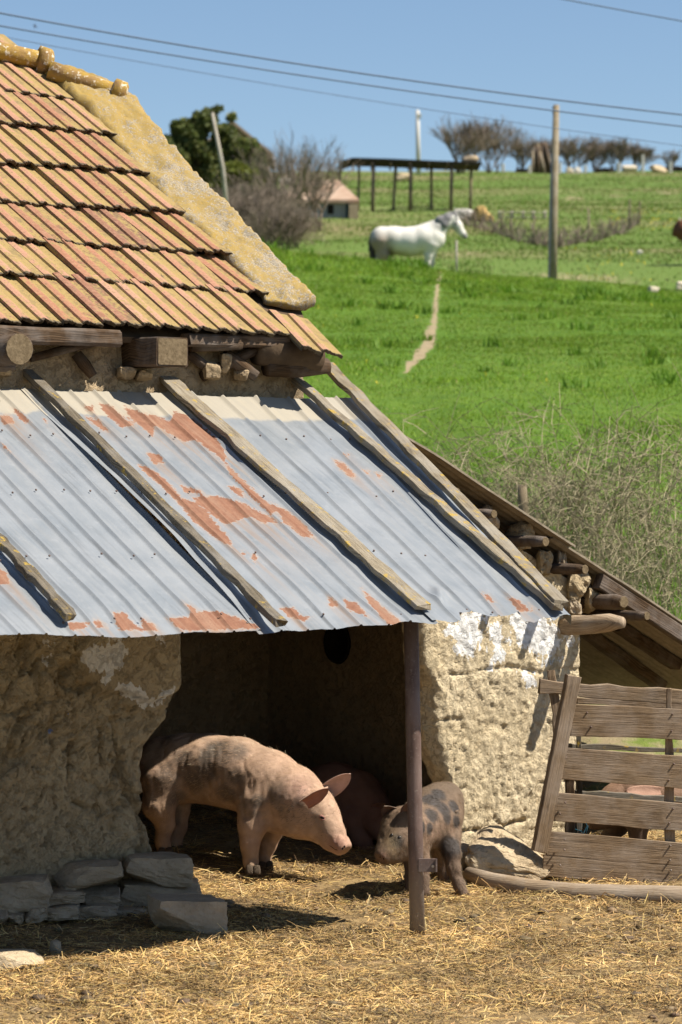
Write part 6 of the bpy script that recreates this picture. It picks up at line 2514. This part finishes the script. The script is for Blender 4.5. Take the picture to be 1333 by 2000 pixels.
# odds and ends along the ridge
D = 292.0
for k, (a, ht) in enumerate([(983, 18), (1035, 16), (1094, 20), (1144, 16), (1209, 20), (1256, 34), (1310, 22)]):
    lab = ["white ridge fence post nearest the big bare trees", "white ridge fence post left of the stacked poles", "white ridge fence post just right of the wooden utility pole", "white ridge fence post above the field fence's far side",
           "short white ridge fence post left of the tallest one", "tallest white fence post on the ridge", "white ridge fence post near the photo's right edge"][k]
    w = MB()
    x = px2x(a, D)
    g = gz(x, D)
    w.bar((x, D, g - .2), (x, D, g + ht * D / FPX), .28, .28, (0, 1, 0), 1)
    tag(w.build("concrete_post", M['concrete'], None), lab, "fence post", "white fence posts along the ridge")
PS = thing("pole_stack", "tepee of long brown poles stacked on the ridge", "pole stack", (px2x(1058, D), D, gz(px2x(1058, D), D)))
for k in range(11):
    a = 1040 + k * 4.2
    V, F, uv = tube_geo([(px2x(a, D), D + (k % 3) * .3, gz(px2x(a, D), D) - .1), (px2x(1042 + k * 2.6 + rr.uniform(-3, 3), D), D + .4, py2z(rr.uniform(276, 298), D))], .16, 5)
    put("pole", V, F, M['beam'] if k % 2 else M['pole_wood'], PS, True, uv=uv)
for k, (x0, y0, x1, y1, mt_, lab) in enumerate([(1160, 312, 1205, 334, 'dark_roof', "low dark heap on the ridge above the stake fence"), (1290, 308, 1345, 334, 'dark_roof', "dark heap of boards on the ridge at the right edge"),
                                                (1005, 316, 1036, 333, 'dark_roof', "low dark heap on the ridge left of the stacked poles")]):
    yb = gy((x0 + x1) / 2, 296) + 2
    hh = (11, 13, 9)[k]
    w_ = (x1 - x0) / 2
    xm_ = (x0 + x1) / 2
    pp = [P(xm_ + a * w_, yb - b_ * hh, 296 + e) for a, b_, e in ((-1, 0, 0), (1, 0, 0), (-.9, .5, .3), (.8, .7, .3), (-.3, 1, .6), (.35, .8, .6), (-1, 0, 1.5), (1, 0, 1.5), (.6, 1.0, 1.2), (-.6, .9, 1.2))]
    tag(hull_rock("ridge_heap", pp, M[mt_], 870 + k, .25, 3), lab, "heap")
for k, (x0, y0, x1, y1, D, mt_, lab) in enumerate([(1105, 322, 1122, 336, 288, 'limestone', "round pale stone on the ridge right of the wooden pole"), (1122, 316, 1136, 330, 290, 'tarp', "white tyre sized stone beside the round ridge stone"),
                                                   (1215, 320, 1245, 336, 290, 'limestone', "long pale stone heap on the ridge between white posts"), (1268, 322, 1305, 338, 288, 'rock', "brown stone heap left of the last ridge post"),
                                                   (770, 338, 806, 356, 262, 'rock', "sandy bank of earth seen under the shelter roof"), (850, 303, 872, 316, 290, 'limestone', "pale stone heap seen above the shelter roof"),
                                                   (545, 305, 572, 320, 250, 'tarp', "small pale building far behind the bare trees"),
                                                   (1266, 562, 1290, 576, 84, 'limestone', "pale rounded stone on bare earth right of the pole"), (1320, 540, 1345, 560, 92, 'limestone', "pale stone at the right edge of the bare earth"),
                                                   (1244, 466, 1256, 474, 112, 'tarp', "white scrap lying right of the stake fence")]):
    yo = gy((x0 + x1) / 2, D) + 1 - y1 if D != 262 and D < 289 or k in (1, 2) else 0
    if k == 5:
        yo = gy(861, 250) - y1 + 2
    tag(rock("far_stone", x0, y0 + yo, x1, y1 + yo, D, (x1 - x0) * D / FPX * .6, M[mt_], seed=830 + k, n=4, round_=.5, rough=.2), lab, "stone")
DIRTR = []

# overhead cables
def cable(pts, D0, D1, r, lab, k):
    Q = np.array(pts, float)
    xs = np.linspace(-250, 1580, 60)
    co = np.polyfit(Q[:, 0], Q[:, 1], 2)
    ys = np.polyval(co, xs)
    pp = [P(x, y, D0 + (D1 - D0) * (x + 250) / 1830) for x, y in zip(xs, ys)]
    V, F, uv = tube_geo(pp, r, 6)
    tag(put("overhead_cable", V, F, M['wire'], None, True, uv=uv), lab, "cable", "overhead cables across the sky")


cable([(0, 25), (181, 60), (350, 85), (796, 158), (977, 180), (1333, 224)], 40, 48, .0125, "upper of the two thick cables crossing the whole sky", 0)
cable([(0, 50), (350, 110), (640, 155), (860, 186), (1333, 247)], 40, 48, .011, "lower of the two thick cables crossing the whole sky", 1)
cable([(0, 70), (350, 136), (640, 182), (860, 217), (1333, 285)], 46, 54, .006, "thin faint cable lowest in the sky", 2)
cable([(1110, 0), (1200, 17), (1333, 41)], 40, 48, .010, "short stretch of cable in the top right corner", 3)

# a bird high over the barn
bd = MB()
c = P(69, 51, 60)
bd.tube([c + Vector((-.045, 0, .02)), c, c + Vector((.05, 0, -.02))], [.004, .016, .006], 6)
bv = put("bird", np.concatenate(bd.V), bd.F, M['wire'], None, True)
tag(bv, "tiny dark bird flying over the barn ridge", "bird")
for s in (-1, 1):
    w = MB()
    w.add([c + Vector((-.01, 0, .005)), c + Vector((.02, 0, .003)), c + Vector((.0, s * .05, .05 * s)), c + Vector((-.02, s * .08, .07 * s))], [(0, 1, 2), (0, 2, 3), (2, 1, 0), (3, 2, 0)])
    w.build("wing", M['wire'], bv)
build_grass()
build_straw()
build_clods()
